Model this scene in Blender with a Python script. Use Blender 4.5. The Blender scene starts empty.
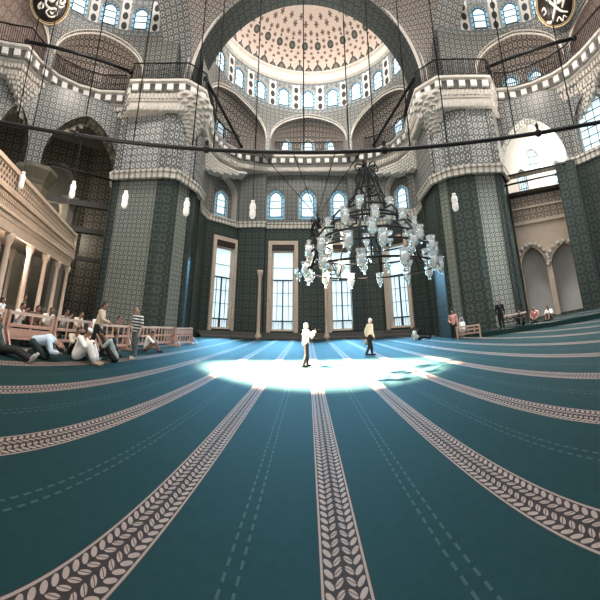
import bpy, bmesh, math, random
from mathutils import Vector, Matrix, Quaternion
random.seed(7)
PI = math.pi
sc = bpy.context.scene
COL = sc.collection

# ------------------------------------------------------------------ camera
EYE = Vector((0, 0, 1.7))
cd = bpy.data.cameras.new('camera')
cd.type = 'PANO'
cd.panorama_type = 'CENTRAL_CYLINDRICAL'
cd.central_cylindrical_range_u_min = -1.0
cd.central_cylindrical_range_u_max = 1.0
cd.central_cylindrical_range_v_min = -355 / 300
cd.central_cylindrical_range_v_max = 245 / 300
cd.central_cylindrical_radius = 1.0
cam = bpy.data.objects.new('camera', cd)
cam.location = EYE
cam.rotation_euler = (PI / 2 + 0.248, 0, 0)
COL.objects.link(cam)
sc.camera = cam

# ------------------------------------------------------------------ light
w = bpy.data.worlds.new('daylight')
sc.world = w
w.use_nodes = True
w.node_tree.nodes['Background'].inputs[0].default_value = (0.90, 0.93, 0.92, 1)
w.node_tree.nodes['Background'].inputs[1].default_value = 0.72


def lamp(name, kind, loc, target, energy, color=(1, 1, 1), **kw):
    l = bpy.data.lights.new(name, kind)
    l.energy = energy
    l.color = color
    for k, v in kw.items():
        if k != 'scale':
            setattr(l, k, v)
    o = bpy.data.objects.new(name, l)
    o.location = loc
    d = Vector(target) - Vector(loc)
    o.rotation_euler = d.to_track_quat('-Z', 'Y').to_euler()
    if 'scale' in kw:
        o.scale = kw['scale']
    COL.objects.link(o)
    return o


# daylight falling through the high windows onto the middle of the carpet
lamp('window_beam', 'SPOT', (-14.0, 14.0, 25.0), (0.55, 11.25, 0), 3800000, (1, 0.76, 0.58), spot_size=math.radians(15.6), spot_blend=0.38, shadow_soft_size=0.5, scale=(0.80, 1.0, 1.0))
# blue daylight from the low windows of the far wall
for x in (-7.2, -1.7, 4.2, 9.0):
    y = 29.0 if abs(x - 1.2) < 4 else 27.2
    lamp('low_window_daylight', 'AREA', (x, y - 0.35, 4.2), (x * 0.75 + 0.2, 17, -2.0), 760, (0.22, 0.62, 1.0), shape='RECTANGLE', size=1.9, size_y=6.0, spread=math.radians(60))
# daylight from the big lattice window on the right
lamp('right_window_daylight', 'AREA', (17.6, 9.6, 13.4), (9.5, 11.5, 0), 1500, (0.95, 0.98, 1.0), shape='RECTANGLE', size=2.6, size_y=4.0, spread=math.radians(80))
# daylight from the ring of windows under the central dome
lamp('dome_daylight', 'AREA', (0.6, 7.0, 38), (0.6, 9.5, 0), 8000, (1.0, 0.97, 0.92), shape='DISK', size=13.0)
# added warm fill lights without fixtures: aisles, left barriers, half domes
lamp('left_arcade_fill', 'POINT', (-21, 14.5, 8.8), (0, 0, 0), 1300, (1, 0.86, 0.66), shadow_soft_size=0.6)
lamp('left_gallery_fill', 'POINT', (-9.5, 7.0, 2.9), (0, 0, 0), 150, (1, 0.78, 0.62), shadow_soft_size=0.5)
lamp('left_floor_fill', 'POINT', (-4.4, 5.0, 5.6), (0, 0, 0), 420, (1, 0.80, 0.64), shadow_soft_size=0.6)  # added warm fill over the left carpet and barriers
lamp('right_aisle_fill', 'POINT', (17.2, 13.6, 13.6), (0, 0, 0), 1000, (1, 0.93, 0.84), shadow_soft_size=0.8)
lamp('left_half_dome_fill', 'POINT', (-12.3, 11.2, 20.6), (0, 0, 0), 900, (1, 0.86, 0.76), shadow_soft_size=0.8)  # this and the next two: added fill for niches and vaults
lamp('right_half_dome_fill', 'POINT', (13.4, 10.6, 20.6), (0, 0, 0), 900, (1, 0.88, 0.78), shadow_soft_size=0.8)
lamp('far_half_dome_fill', 'POINT', (0.8, 22.0, 23.5), (0, 0, 0), 2600, (1, 0.93, 0.86), shadow_soft_size=1.0)

sc.view_settings.view_transform = 'Standard'
sc.view_settings.look = 'None'
sc.view_settings.exposure = 0.1
sc.view_settings.gamma = 1.0
sc.view_settings.use_curve_mapping = False


# ------------------------------------------------------------------ node expressions
class X:
    nt = None

    def __init__(self, s):
        self.s = s

    @staticmethod
    def math(op, *a):
        n = X.nt.nodes.new('ShaderNodeMath')
        n.operation = op
        for i, v in enumerate(a):
            if isinstance(v, X):
                X.nt.links.new(v.s, n.inputs[i])
            else:
                n.inputs[i].default_value = float(v)
        return X(n.outputs[0])

    def __add__(s, o): return X.math('ADD', s, o)
    def __radd__(s, o): return X.math('ADD', o, s)
    def __sub__(s, o): return X.math('SUBTRACT', s, o)
    def __rsub__(s, o): return X.math('SUBTRACT', o, s)
    def __mul__(s, o): return X.math('MULTIPLY', s, o)
    def __rmul__(s, o): return X.math('MULTIPLY', o, s)
    def __truediv__(s, o): return X.math('DIVIDE', s, o)
    def __lt__(s, o): return X.math('LESS_THAN', s, o)
    def __gt__(s, o): return X.math('GREATER_THAN', s, o)


def fract(a): return X.math('FRACT', a)
def floor_(a): return X.math('FLOOR', a)
def absx(a): return X.math('ABSOLUTE', a)
def sinx(a): return X.math('SINE', a)
def cosx(a): return X.math('COSINE', a)
def sqrtx(a): return X.math('SQRT', a)
def maxx(a, b): return X.math('MAXIMUM', a, b)
def minx(a, b): return X.math('MINIMUM', a, b)
def atan2x(a, b): return X.math('ARCTAN2', a, b)


def mixc(f, a, b):
    n = X.nt.nodes.new('ShaderNodeMix')
    n.data_type = 'RGBA'
    if isinstance(f, X):
        X.nt.links.new(f.s, n.inputs[0])
    else:
        n.inputs[0].default_value = f
    for i, v in ((6, a), (7, b)):
        if isinstance(v, X):
            X.nt.links.new(v.s, n.inputs[i])
        else:
            n.inputs[i].default_value = (*v, 1)
    return X(n.outputs[2])


def noise(scale, detail=2.0, vec=None):
    n = X.nt.nodes.new('ShaderNodeTexNoise')
    n.inputs['Scale'].default_value = scale
    n.inputs['Detail'].default_value = detail
    if vec is not None:
        X.nt.links.new(vec.s, n.inputs['Vector'])
    return X(n.outputs['Fac'])


def coords(kind):
    n = X.nt.nodes.new('ShaderNodeTexCoord')
    s = X.nt.nodes.new('ShaderNodeSeparateXYZ')
    X.nt.links.new(n.outputs[kind], s.inputs[0])
    return X(s.outputs[0]), X(s.outputs[1]), X(s.outputs[2]), X(n.outputs[kind])


def new_mat(name, rough=0.6, metal=0.0, spec=0.4):
    m = bpy.data.materials.new(name)
    m.use_nodes = True
    X.nt = m.node_tree
    b = m.node_tree.nodes['Principled BSDF']
    b.inputs['Roughness'].default_value = rough
    b.inputs['Metallic'].default_value = metal
    b.inputs['Specular IOR Level'].default_value = spec
    return m, b


def setc(b, x):
    X.nt.links.new(x.s, b.inputs['Base Color'])


def plain(name, col, rough=0.6, metal=0.0, var=0.18, scale=6.0, spec=0.4):
    m, b = new_mat(name, rough, metal, spec)
    _, _, _, v = coords('Object')
    n = noise(scale, 3, v)
    d = tuple(c * (1 - var) for c in col)
    l = tuple(min(1, c * (1 + var)) for c in col)
    setc(b, mixc(n, d, l))
    return m


def emit(name, col, strength, var=0.25):
    m, b = new_mat(name, 0.3)
    _, _, _, v = coords('Object')
    n = noise(1.3, 2, v)
    c = mixc(n, tuple(x * (1 - var) for x in col), col)
    setc(b, c)
    X.nt.links.new(c.s, b.inputs['Emission Color'])
    b.inputs['Emission Strength'].default_value = strength
    return m


def tile(name, cell, base, dark, light, accent=None, cellv=None, rough=0.35, petals=6, grid=0.44, nscale=0.5):
    """painted tiles: rosettes in a square grid with blossoms at the corners, uv in metres"""
    m, b = new_mat(name, rough, 0, 0.35)
    u, v, _, vec = coords('UV')
    cv = cellv or cell
    fx = fract(u / cell) - 0.5
    fy = fract(v / cv) - 0.5
    r = sqrtx(fx * fx + fy * fy)
    th = atan2x(fy, fx)
    flower = r < (0.27 + 0.09 * cosx(th * petals))
    core = r < (0.12 + 0.04 * cosx(th * 4.0))
    ring = absx(r - 0.17) < 0.03
    gx = 0.5 - absx(fx)
    gy = 0.5 - absx(fy)
    rc = sqrtx(gx * gx + gy * gy)
    tc = atan2x(gy, gx)
    corner = rc < (0.20 + 0.07 * cosx(tc * 8.0))
    cc = rc < 0.09
    line = maxx(absx(fx), absx(fy)) > (grid + 0.03)
    stem = absx(absx(fx) - absx(fy)) < 0.03
    c = mixc(noise(nscale, 3, vec), base, tuple(x * 0.72 for x in base))
    c = mixc(stem, c, light)
    c = mixc(flower, c, light)
    c = mixc(ring, c, dark)
    c = mixc(core, c, accent or base)
    c = mixc(line, c, dark)
    c = mixc(corner, c, dark)
    c = mixc(cc, c, light)
    setc(b, c)
    return m


# palette (linear)
M = {}
M['tile_wall'] = tile('painted tile grey green', 0.46, (0.13, 0.135, 0.125), (0.012, 0.014, 0.014), (0.42, 0.42, 0.385), (0.03, 0.05, 0.05))
M['tile_small'] = tile('painted tile small', 0.46, (0.16, 0.165, 0.16), (0.014, 0.016, 0.018), (0.52, 0.52, 0.49), (0.05, 0.06, 0.07), petals=5)
M['tile_pale'] = tile('painted tile pale', 0.42, (0.27, 0.28, 0.28), (0.018, 0.02, 0.024), (0.80, 0.79, 0.75), (0.06, 0.07, 0.09), cellv=0.56, petals=4)
M['tile_border'] = tile('painted tile border', 0.36, (0.16, 0.165, 0.16), (0.018, 0.02, 0.02), (0.60, 0.59, 0.55), (0.03, 0.05, 0.05), cellv=0.7, petals=3)
M['tile_green'] = tile('glazed tile green', 0.33, (0.17, 0.19, 0.17), (0.014, 0.022, 0.019), (0.62, 0.62, 0.55), (0.03, 0.06, 0.05), petals=8)
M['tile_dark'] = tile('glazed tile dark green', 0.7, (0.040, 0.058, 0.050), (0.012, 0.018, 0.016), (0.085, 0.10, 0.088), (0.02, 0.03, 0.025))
M['tile_aisle'] = tile('dark aisle tile', 0.8, (0.09, 0.082, 0.068), (0.018, 0.016, 0.013), (0.20, 0.185, 0.155), (0.03, 0.03, 0.025))  # dark tiles of the left aisle and its arches
M['arabesque'] = tile('painted arabesque', 0.34, (0.22, 0.185, 0.16), (0.02, 0.019, 0.018), (0.62, 0.56, 0.50), (0.10, 0.06, 0.05), petals=5)
M['niche'] = tile('painted niche vault', 0.55, (0.17, 0.145, 0.125), (0.014, 0.012, 0.011), (0.66, 0.60, 0.54), (0.14, 0.06, 0.045), petals=6)
M['stone'] = plain('pale carved stone', (0.60, 0.555, 0.50), 0.7, 0, 0.3, 3.0)
M['white'] = plain('whitewashed plaster', (0.76, 0.74, 0.70), 0.8, 0, 0.12, 1.2)
M['cream'] = plain('cream marble', (0.60, 0.47, 0.37), 0.55, 0, 0.18, 2.5)
M['ledge_dark'] = plain('dark grey stone', (0.105, 0.10, 0.092), 0.8, 0, 0.3, 4)  # dark stone of ledge faces, plinth and aisle parts
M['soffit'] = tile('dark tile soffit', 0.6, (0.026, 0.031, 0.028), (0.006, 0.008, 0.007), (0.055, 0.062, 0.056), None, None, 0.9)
M['iron'] = plain('black iron', (0.012, 0.012, 0.013), 0.5, 0.4, 0.2, 8)
M['wood'] = plain('reddish wood', (0.52, 0.32, 0.245), 0.5, 0, 0.25, 5)
M['pale_wood'] = plain('pale wood', (0.62, 0.47, 0.38), 0.55, 0, 0.2, 5)
M['dark_wood'] = plain('dark wood', (0.035, 0.026, 0.02), 0.5, 0, 0.3, 5)
M['gold'] = plain('gilded paint', (0.62, 0.48, 0.28), 0.4, 0.3, 0.2, 6)
M['white_paint'] = plain('white paint', (0.85, 0.82, 0.76), 0.6, 0, 0.08, 6)
M['black_panel'] = plain('black lacquer', (0.018, 0.012, 0.010), 0.4, 0, 0.4, 2)
M['pane'] = emit('daylit glass', (0.70, 0.88, 0.96), 0.95, 0.3)
M['pane_blue'] = emit('daylit blue glass', (0.24, 0.50, 0.66), 0.75, 0.45)
M['lead'] = plain('lead tracery', (0.045, 0.06, 0.068), 0.6, 0.2, 0.3, 5)
M['plaster_frame'] = plain('plaster tracery', (0.42, 0.43, 0.42), 0.8, 0, 0.25, 5)
M['teal_edge'] = plain('dark teal cloth edge', (0.008, 0.040, 0.038), 0.9, 0, 0.3, 4)


def strip_mat():
    m, b = new_mat('carved white moulding', 0.7)
    u, v, _, vec = coords('UV')
    f = fract(u / 0.42)
    leaf = absx(f - 0.5) < (0.12 + 0.2 * absx(fract(v / 0.34) - 0.5))
    c = mixc(noise(2.0, 2, vec), (0.72, 0.66, 0.58), (0.52, 0.48, 0.42))
    c = mixc(leaf * 0.75, c, (0.16, 0.15, 0.13))
    setc(b, c)
    return m


M['strip'] = strip_mat()


def dome_mat():
    """cream half dome: palmettes at the rim, oval medallions and small stars above; uv: u = angle in degrees, v = 0 rim .. 1 crown"""
    m, b = new_mat('painted dome plaster', 0.8)
    u, v, _, vec = coords('UV')
    vv = v * 30.0                      # about the same unit as the degrees of u
    def star(pu, pv, su, sv, ou, ov, r0, k, amp):
        fx = (fract((u + ou) / pu) - 0.5) * su * 0.40
        fy = (vv - ov) * sv
        r = sqrtx(fx * fx + fy * fy)
        return r < (0.86 * r0 * (1.0 + amp * cosx(atan2x(fy, fx) * k)))
    c = mixc(noise(0.25, 3, vec), (0.68, 0.56, 0.48), (0.54, 0.43, 0.37))
    green = (0.060, 0.065, 0.055)
    brown = (0.15, 0.095, 0.075)
    for (pu, ou, ov, r0) in ((7.0, 0, 4.7, 0.55), (7.0, 3.5, 6.0, 0.6), (11.0, 2.75, 7.4, 0.5), (11.0, 2.75, 9.2, 0.55), (11.0, 2.75, 11.0, 0.6), (11.0, 8.2, 12.7, 0.65), (11.0, 2.75, 13.2, 0.75), (11, 8.2, 15.3, 0.85), (11, 2.75, 17.0, 0.85)):
        c = mixc(star(pu, 0, pu, 1.0, ou, ov, r0, 6, 0.35), c, brown)
    c = mixc(star(11.0, 0, 11.0, 1.0, 8.2, 9.6, 1.35, 2, -0.08), c, green)
    c = mixc(star(11.0, 0, 11.0, 1.0, 8.2, 9.6, 0.6, 6, 0.3), c, (0.14, 0.13, 0.10))
    c = mixc(star(11.0, 0, 11.0, 1.0, 8.2, 7.6, 0.42, 4, 0.3), c, green)
    c = mixc(star(11.0, 0, 11.0, 1.0, 8.2, 11.5, 0.42, 4, 0.3), c, green)
    # palmettes standing on the rim
    for (pu, ou, wd, ht) in ((14.0, 3.5, 4.3, 3.4), (14.0, 10.5, 3.4, 2.4)):
        f = absx(fract((u + ou) / pu) - 0.5) * pu
        pal = f < (wd * sqrtx(maxx(1.0 - vv / ht, 0.0)))
        inn = (f < (wd * 0.55 * sqrtx(maxx(1.0 - (vv + 0.6) / ht, 0.0))))
        tip = (f < 0.45) * (vv < (ht + 1.0))
        c = mixc(maxx(pal, tip), c, green)
        c = mixc(inn, c, (0.17, 0.145, 0.12))
    c = mixc(vv < 0.5, c, (0.10, 0.09, 0.08))
    setc(b, c)
    return m


M['dome'] = dome_mat()
M['niche_pale'] = tile('pale pink niche vault', 0.7, (0.52, 0.40, 0.35), (0.30, 0.20, 0.17), (0.66, 0.58, 0.52))


def drum_mat():
    """between the drum windows: pale upright panels with three dark ovals; uv: u = window pitches, v = metres above the sill"""
    m, b = new_mat('painted drum wall', 0.6)
    u, v, _, vec = coords('UV')
    f = absx(fract(u) - 0.5)           # 0 half way between two windows
    panel = (f < 0.15) * ((v > 0.1) * (v < 3.2))
    fy = fract(v / 1.0) - 0.5
    fx = f * 2.6
    oval = sqrtx(fx * fx * 2.6 + fy * fy) < 0.38
    fu = fract(u * 5.0) - 0.5
    fv = fract(v * 1.8) - 0.5
    r = sqrtx(fu * fu + fv * fv)
    ros = r < (0.3 + 0.1 * cosx(atan2x(fv, fu) * 5.0))
    c = mixc(ros, (0.12, 0.14, 0.14), (0.34, 0.35, 0.35))
    c = mixc(r < 0.12, c, (0.03, 0.03, 0.035))
    c = mixc(panel, c, (0.62, 0.60, 0.57))
    c = mixc(panel * oval, c, (0.022, 0.026, 0.026))
    setc(b, c)
    return m


M['drum'] = drum_mat()


def carpet_mat():
    m, b = new_mat('teal prayer carpet', 0.85, 0, 0.12)
    x, y, z, vec = coords('Object')
    yaw = 0.025
    xr = x * math.cos(yaw) - y * math.sin(yaw)
    yr = x * math.sin(yaw) + y * math.cos(yaw)
    s = 1.532
    t = fract((xr + 5.887) / s + 0.5) - 0.5
    d = t * s
    ad = absx(d)
    c = mixc(noise(9.0, 4, vec), (0.0035, 0.0185, 0.0185), (0.0075, 0.032, 0.0315))
    c = mixc(noise(0.7, 3, vec) * 0.45, c, (0.003, 0.015, 0.018))
    # woven band: slanting pale leaves on a dark ground between pale edges
    band = ad < 0.172
    per = 0.095
    bc = mixc(noise(30, 2, vec), (0.016, 0.013, 0.013), (0.034, 0.024, 0.021))
    pale = mixc(noise(14, 2, vec), (0.30, 0.235, 0.20), (0.18, 0.135, 0.115))
    k1 = fract((yr + ad * 0.9) / per) - 0.5
    k2 = fract((yr - ad * 0.9) / per + 0.5) - 0.5
    leaf = sqrtx(k1 * k1 * 0.0080 + (ad - 0.040) * (ad - 0.040)) < 0.030
    leaf2 = sqrtx(k2 * k2 * 0.0080 + (ad - 0.108) * (ad - 0.108)) < 0.031
    vein = maxx(absx(k1 - 0.02) < 0.045, 0.0) * (ad < 0.075)
    bc = mixc(maxx(leaf, leaf2), bc, pale)
    bc = mixc(vein, bc, (0.03, 0.024, 0.022))
    bc = mixc(absx(ad - 0.155) < 0.009, bc, (0.22, 0.175, 0.15))
    c = mixc(band, c, bc)
    # dotted lines half way between the bands
    e = 0.766 - ad
    dots = (absx(e - 0.05) < 0.011) * (absx(fract(yr / 0.14) - 0.5) < 0.3)
    c = mixc(dots, c, (0.03, 0.055, 0.055))
    setc(b, c)
    bp = X.nt.nodes.new('ShaderNodeBump')
    bp.inputs['Strength'].default_value = 0.35
    bp.inputs['Distance'].default_value = 0.01
    X.nt.links.new(noise(60, 3, vec).s, bp.inputs['Height'])
    X.nt.links.new(bp.outputs[0], b.inputs['Normal'])
    return m


M['carpet'] = carpet_mat()


def glass_mat():
    m, b = new_mat('lamp glass', 0.08)
    b.inputs['Base Color'].default_value = (0.9, 0.93, 0.93, 1)
    b.inputs['Transmission Weight'].default_value = 0.75
    b.inputs['IOR'].default_value = 1.3
    return m


M['glass'] = glass_mat()
M['lamp_white'] = emit('lit frosted glass', (0.85, 0.84, 0.80), 0.22, 0.1)
M['lamp_pink'] = emit('lit pink glass', (1.0, 0.75, 0.68), 0.8, 0.1)


# ------------------------------------------------------------------ object helpers
def tag(o, label=None, cat=None, group=None, kind=None):
    if label: o['label'] = label
    if cat: o['category'] = cat
    if group: o['group'] = group
    if kind: o['kind'] = kind
    return o


def link(name, me, parent=None, mats=()):
    o = bpy.data.objects.new(name, me)
    COL.objects.link(o)
    if parent is not None: o.parent = parent
    return o


def finish(bm, name, mats, parent=None, smooth=False, recalc=False):
    if recalc:
        bmesh.ops.recalc_face_normals(bm, faces=bm.faces)
    me = bpy.data.meshes.new(name)
    bm.to_mesh(me)
    bm.free()
    for m in (mats if isinstance(mats, (list, tuple)) else [mats]):
        me.materials.append(M[m] if isinstance(m, str) else m)
    if smooth:
        for p in me.polygons: p.use_smooth = True
    return link(name, me, parent)


def empty(name, loc=(0, 0, 0), rz=0):
    o = bpy.data.objects.new(name, None)
    o.location = loc
    o.rotation_euler = (0, 0, rz)
    COL.objects.link(o)
    return o


def copy_tree(o, parent=None):
    c = o.copy()
    COL.objects.link(c)
    if parent is not None: c.parent = parent
    for ch in list(o.children): copy_tree(ch, c)
    return c


def UV(bm): return bm.loops.layers.uv.verify()


def quad(bm, ps, uvs=None, mi=0, smooth=False):
    vs = [bm.verts.new(p) for p in ps]
    f = bm.faces.new(vs)
    f.material_index = mi
    f.smooth = smooth
    if uvs:
        l = UV(bm)
        for lp, t in zip(f.loops, uvs): lp[l].uv = t
    return f


def box(bm, c, s, R=None, mi=0):
    """axis box, centre c, full size s, optional 3x3 rotation"""
    vs = []
    for dx in (-.5, .5):
        for dy in (-.5, .5):
            for dz in (-.5, .5):
                v = Vector((dx * s[0], dy * s[1], dz * s[2]))
                if R is not None: v = R @ v
                vs.append(bm.verts.new(Vector(c) + v))
    for ix in ((0, 1, 3, 2), (4, 6, 7, 5), (0, 4, 5, 1), (2, 3, 7, 6), (0, 2, 6, 4), (1, 5, 7, 3)):
        f = bm.faces.new([vs[i] for i in ix])
        f.material_index = mi
    return vs


def bar(bm, a, b, wd, ht=None, mi=0):
    """square bar between two points"""
    a, b = Vector(a), Vector(b)
    d = b - a
    q = d.to_track_quat('X', 'Z')
    box(bm, (a + b) / 2, (d.length, wd, ht or wd), q.to_matrix(), mi)


def tube(bm, pts, r, n=6, closed=False, mi=0, caps=True):
    pts = [Vector(p) for p in pts]
    N = len(pts)
    rs = r if isinstance(r, (list, tuple)) else [r] * N
    rings = []
    prev = None
    for i, p in enumerate(pts):
        if closed:
            t = pts[(i + 1) % N] - pts[i - 1]
        else:
            t = pts[min(i + 1, N - 1)] - pts[max(i - 1, 0)]
        if t.length < 1e-9: t = Vector((0, 0, 1))
        t.normalize()
        if prev is None:
            up = Vector((0, 0, 1)) if abs(t.z) < .9 else Vector((1, 0, 0))
            a = t.cross(up).normalized()
        else:
            a = (prev - t * prev.dot(t))
            a = a.normalized() if a.length > 1e-6 else t.orthogonal().normalized()
        prev = a
        b = t.cross(a)
        rings.append([bm.verts.new(p + (a * math.cos(2 * PI * k / n) + b * math.sin(2 * PI * k / n)) * rs[i]) for k in range(n)])
    for i in range(N if closed else N - 1):
        A, B = rings[i], rings[(i + 1) % N]
        for k in range(n):
            f = bm.faces.new((A[k], A[(k + 1) % n], B[(k + 1) % n], B[k]))
            f.material_index = mi
            f.smooth = n > 4
    if caps and not closed:
        for f in (bm.faces.new(rings[0][::-1]), bm.faces.new(rings[-1])): f.material_index = mi


def lathe(bm, prof, c=(0, 0, 0), n=16, mi=0):
    c = Vector(c)
    rings = []
    for r, z in prof:
        if r < 1e-5:
            rings.append([bm.verts.new(c + Vector((0, 0, z)))])
        else:
            rings.append([bm.verts.new(c + Vector((r * math.cos(2 * PI * k / n), r * math.sin(2 * PI * k / n), z))) for k in range(n)])
    for A, B in zip(rings, rings[1:]):
        for k in range(n):
            a, b = A[k % len(A)], A[(k + 1) % len(A)]
            d, e = B[k % len(B)], B[(k + 1) % len(B)]
            vs = [a]
            for v in (b, e, d):
                if v not in vs: vs.append(v)
            if len(vs) >= 3:
                f = bm.faces.new(vs)
                f.material_index = mi
                f.smooth = n > 8


def ball(bm, c, r, seg=12, rings=8, R=None, mi=0):
    r = (r, r, r) if not isinstance(r, (list, tuple)) else r
    S = Matrix.Diagonal(Vector((*r, 1)))
    T = Matrix.Translation(Vector(c)) @ (R.to_4x4() if R is not None else Matrix.Identity(4)) @ S
    g = bmesh.ops.create_uvsphere(bm, u_segments=seg, v_segments=rings, radius=1, matrix=T)
    for v in g['verts']:
        for f in v.link_faces:
            f.smooth = True
            f.material_index = mi


def prism(bm, poly, z0, z1, mi=0, mtop=None):
    """closed vertical prism with uv in metres"""
    s = 0
    n = len(poly)
    for i in range(n):
        a, b = poly[i], poly[(i + 1) % n]
        L = math.dist(a, b)
        quad(bm, [(*a, z0), (*b, z0), (*b, z1), (*a, z1)], [(s, z0), (s + L, z0), (s + L, z1), (s, z1)], mi)
        s += L
    f = bm.faces.new([bm.verts.new((*p, z1)) for p in poly])
    f.material_index = mi if mtop is None else mtop
    bm.faces.new([bm.verts.new((*p, z0)) for p in poly[::-1]]).material_index = mi


class Path:
    """plan polyline; out = side (+1 left of travel, -1 right) away from the hall"""

    def __init__(self, pts, out):
        self.p = [Vector(q) for q in pts]
        self.out = out
        self.s = [0]
        for a, b in zip(self.p, self.p[1:]): self.s.append(self.s[-1] + (b - a).length)
        self.L = self.s[-1]
        self.n = []
        for i in range(len(self.p)):
            t = Vector((0, 0))
            if i > 0: t += (self.p[i] - self.p[i - 1]).normalized()
            if i < len(self.p) - 1: t += (self.p[i + 1] - self.p[i]).normalized()
            t.normalize()
            nn = Vector((-t.y, t.x)) * out
            if 0 < i < len(self.p) - 1:
                e = (self.p[i + 1] - self.p[i]).normalized()
                k = Vector((-e.y, e.x)) * out
                nn = nn / max(0.5, nn.dot(k))
            self.n.append(nn)

    def seg(self, s):
        s = min(max(s, 0), self.L)
        for i in range(len(self.s) - 1):
            if s <= self.s[i + 1] + 1e-9: return i, (s - self.s[i]) / (self.s[i + 1] - self.s[i])
        return len(self.s) - 2, 1

    def at(self, s):
        i, t = self.seg(s)
        return self.p[i].lerp(self.p[i + 1], t)

    def nrm(self, s, miter=False):
        i, t = self.seg(s)
        if miter: return self.n[i].lerp(self.n[i + 1], t)
        e = (self.p[i + 1] - self.p[i]).normalized()
        return Vector((-e.y, e.x)) * self.out

    def off(self, s, o):
        return self.at(s) + self.nrm(s, True) * o

    def at_az(self, deg):
        a = math.radians(deg)
        d = Vector((math.sin(a), math.cos(a)))
        best = 0
        bv = 1e9
        for k in range(801):
            s = self.L * k / 800
            q = self.at(s)
            if q.dot(d) <= 0: continue
            v = abs(q.x * d.y - q.y * d.x)
            if v < bv: bv, best = v, s
        return best

    def samples(self, s0, s1, step=0.5):
        r = {s0, s1}
        r.update(x for x in self.s if s0 < x < s1)
        r = sorted(r)
        o = []
        for a, b in zip(r, r[1:]):
            k = max(1, math.ceil((b - a) / step))
            o += [a + (b - a) * j / k for j in range(k)]
        return o + [s1]


def arch_z(t, spring, rise, point=0.0):
    t = min(1, abs(t))
    return spring + rise * ((1 - point) * math.sqrt(max(0, 1 - t * t)) + point * (1 - t))


def wall(bm, P, z0, z1, ops, mi=0, mrev=0, step=1.0, uvf=lambda s, z: (s, z)):
    """wall along P from z0 to z1 with arched openings
    op = dict(s, hw, sill, spring, rise, depth)"""
    cuts = []
    for o in sorted(ops, key=lambda o: o['s']): cuts.append((o['s'] - o['hw'], o['s'] + o['hw'], o))

    def q(sa, sb, za, zb, zc, zd):
        a, b = P.at(sa), P.at(sb)
        if max(zd - za, zc - zb) < 1e-4: return
        quad(bm, [(*a, za), (*b, zb), (*b, zc), (*a, zd)], [uvf(sa, za), uvf(sb, zb), uvf(sb, zc), uvf(sa, zd)], mi)

    s = 0
    for a, b, o in cuts + [(P.L, P.L, None)]:
        if a - s > 1e-6:
            ss = P.samples(s, a, step)
            for x, y in zip(ss, ss[1:]): q(x, y, z0, z0, z1, z1)
        s = b
        if o is None: break
        K = 20
        N = P.nrm(o['s']) * o.get('depth', 0.5)
        pr = o.get('rise', 0)
        pt = o.get('point', 0.25)
        zt = []
        xs = []
        for k in range(K + 1):
            t = -math.cos(PI * k / K)
            xs.append(o['s'] + o['hw'] * t)
            zt.append(min(z1, arch_z(t, o['spring'], pr, pt)) if pr else o['spring'])
        for k in range(K):
            x, y = xs[k], xs[k + 1]
            if o['sill'] > z0 + 1e-4: q(x, y, z0, z0, o['sill'], o['sill'])
            q(x, y, zt[k], zt[k + 1], z1, z1)
            pa, pb = P.at(x), P.at(y)
            quad(bm, [(*pa, zt[k]), (*pb, zt[k + 1]), (*(pb + N), zt[k + 1]), (*(pa + N), zt[k])], [(x, 0), (y, 0), (y, .5), (x, .5)], mrev)
            if o['sill'] > z0 + 1e-4:
                quad(bm, [(*pa, o['sill']), (*(pa + N), o['sill']), (*(pb + N), o['sill']), (*pb, o['sill'])], [(x, 0), (x, .5), (y, .5), (y, 0)], mrev)
        for x, zz in ((xs[0], zt[0]), (xs[-1], zt[-1])):
            p = P.at(x)
            quad(bm, [(*p, o['sill']), (*(p + N), o['sill']), (*(p + N), zz), (*p, zz)], [(0, o['sill']), (.5, o['sill']), (.5, zz), (0, zz)], mrev)


def sweep(bm, P, prof, s0=0, s1=None, step=0.5, mis=None):
    """profile [(offset outwards, z)] along P; mis = material index per profile segment"""
    s1 = P.L if s1 is None else s1
    ss = P.samples(s0, s1, step)
    for x, y in zip(ss, ss[1:]):
        d = 0
        for k, ((oa, za), (ob, zb)) in enumerate(zip(prof, prof[1:])):
            l = math.hypot(ob - oa, zb - za)
            a0, b0, a1, b1 = P.off(x, oa), P.off(y, oa), P.off(x, ob), P.off(y, ob)
            quad(bm, [(*a0, za), (*b0, za), (*b1, zb), (*a1, zb)], [(x, d), (y, d), (y, d + l), (x, d + l)], mis[k] if mis else 0)
            d += l
    for x in (s0, s1):
        try:
            bm.faces.new([bm.verts.new((*P.off(x, o), z)) for o, z in prof])
        except ValueError:
            pass


# ------------------------------------------------------------------ windows
WIN = {}
WCOUNT = [0]


def outline(hw, sill, spring, rise, inset, n=14):
    pts = [(-hw + inset, sill + inset)]
    h = hw - inset
    for k in range(n + 1):
        t = -math.cos(PI * k / n)
        pts.append((h * t, arch_z(t, spring, max(.02, rise - inset), 0.25) if rise else spring - inset))
    pts.append((hw - inset, sill + inset))
    return pts


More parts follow.
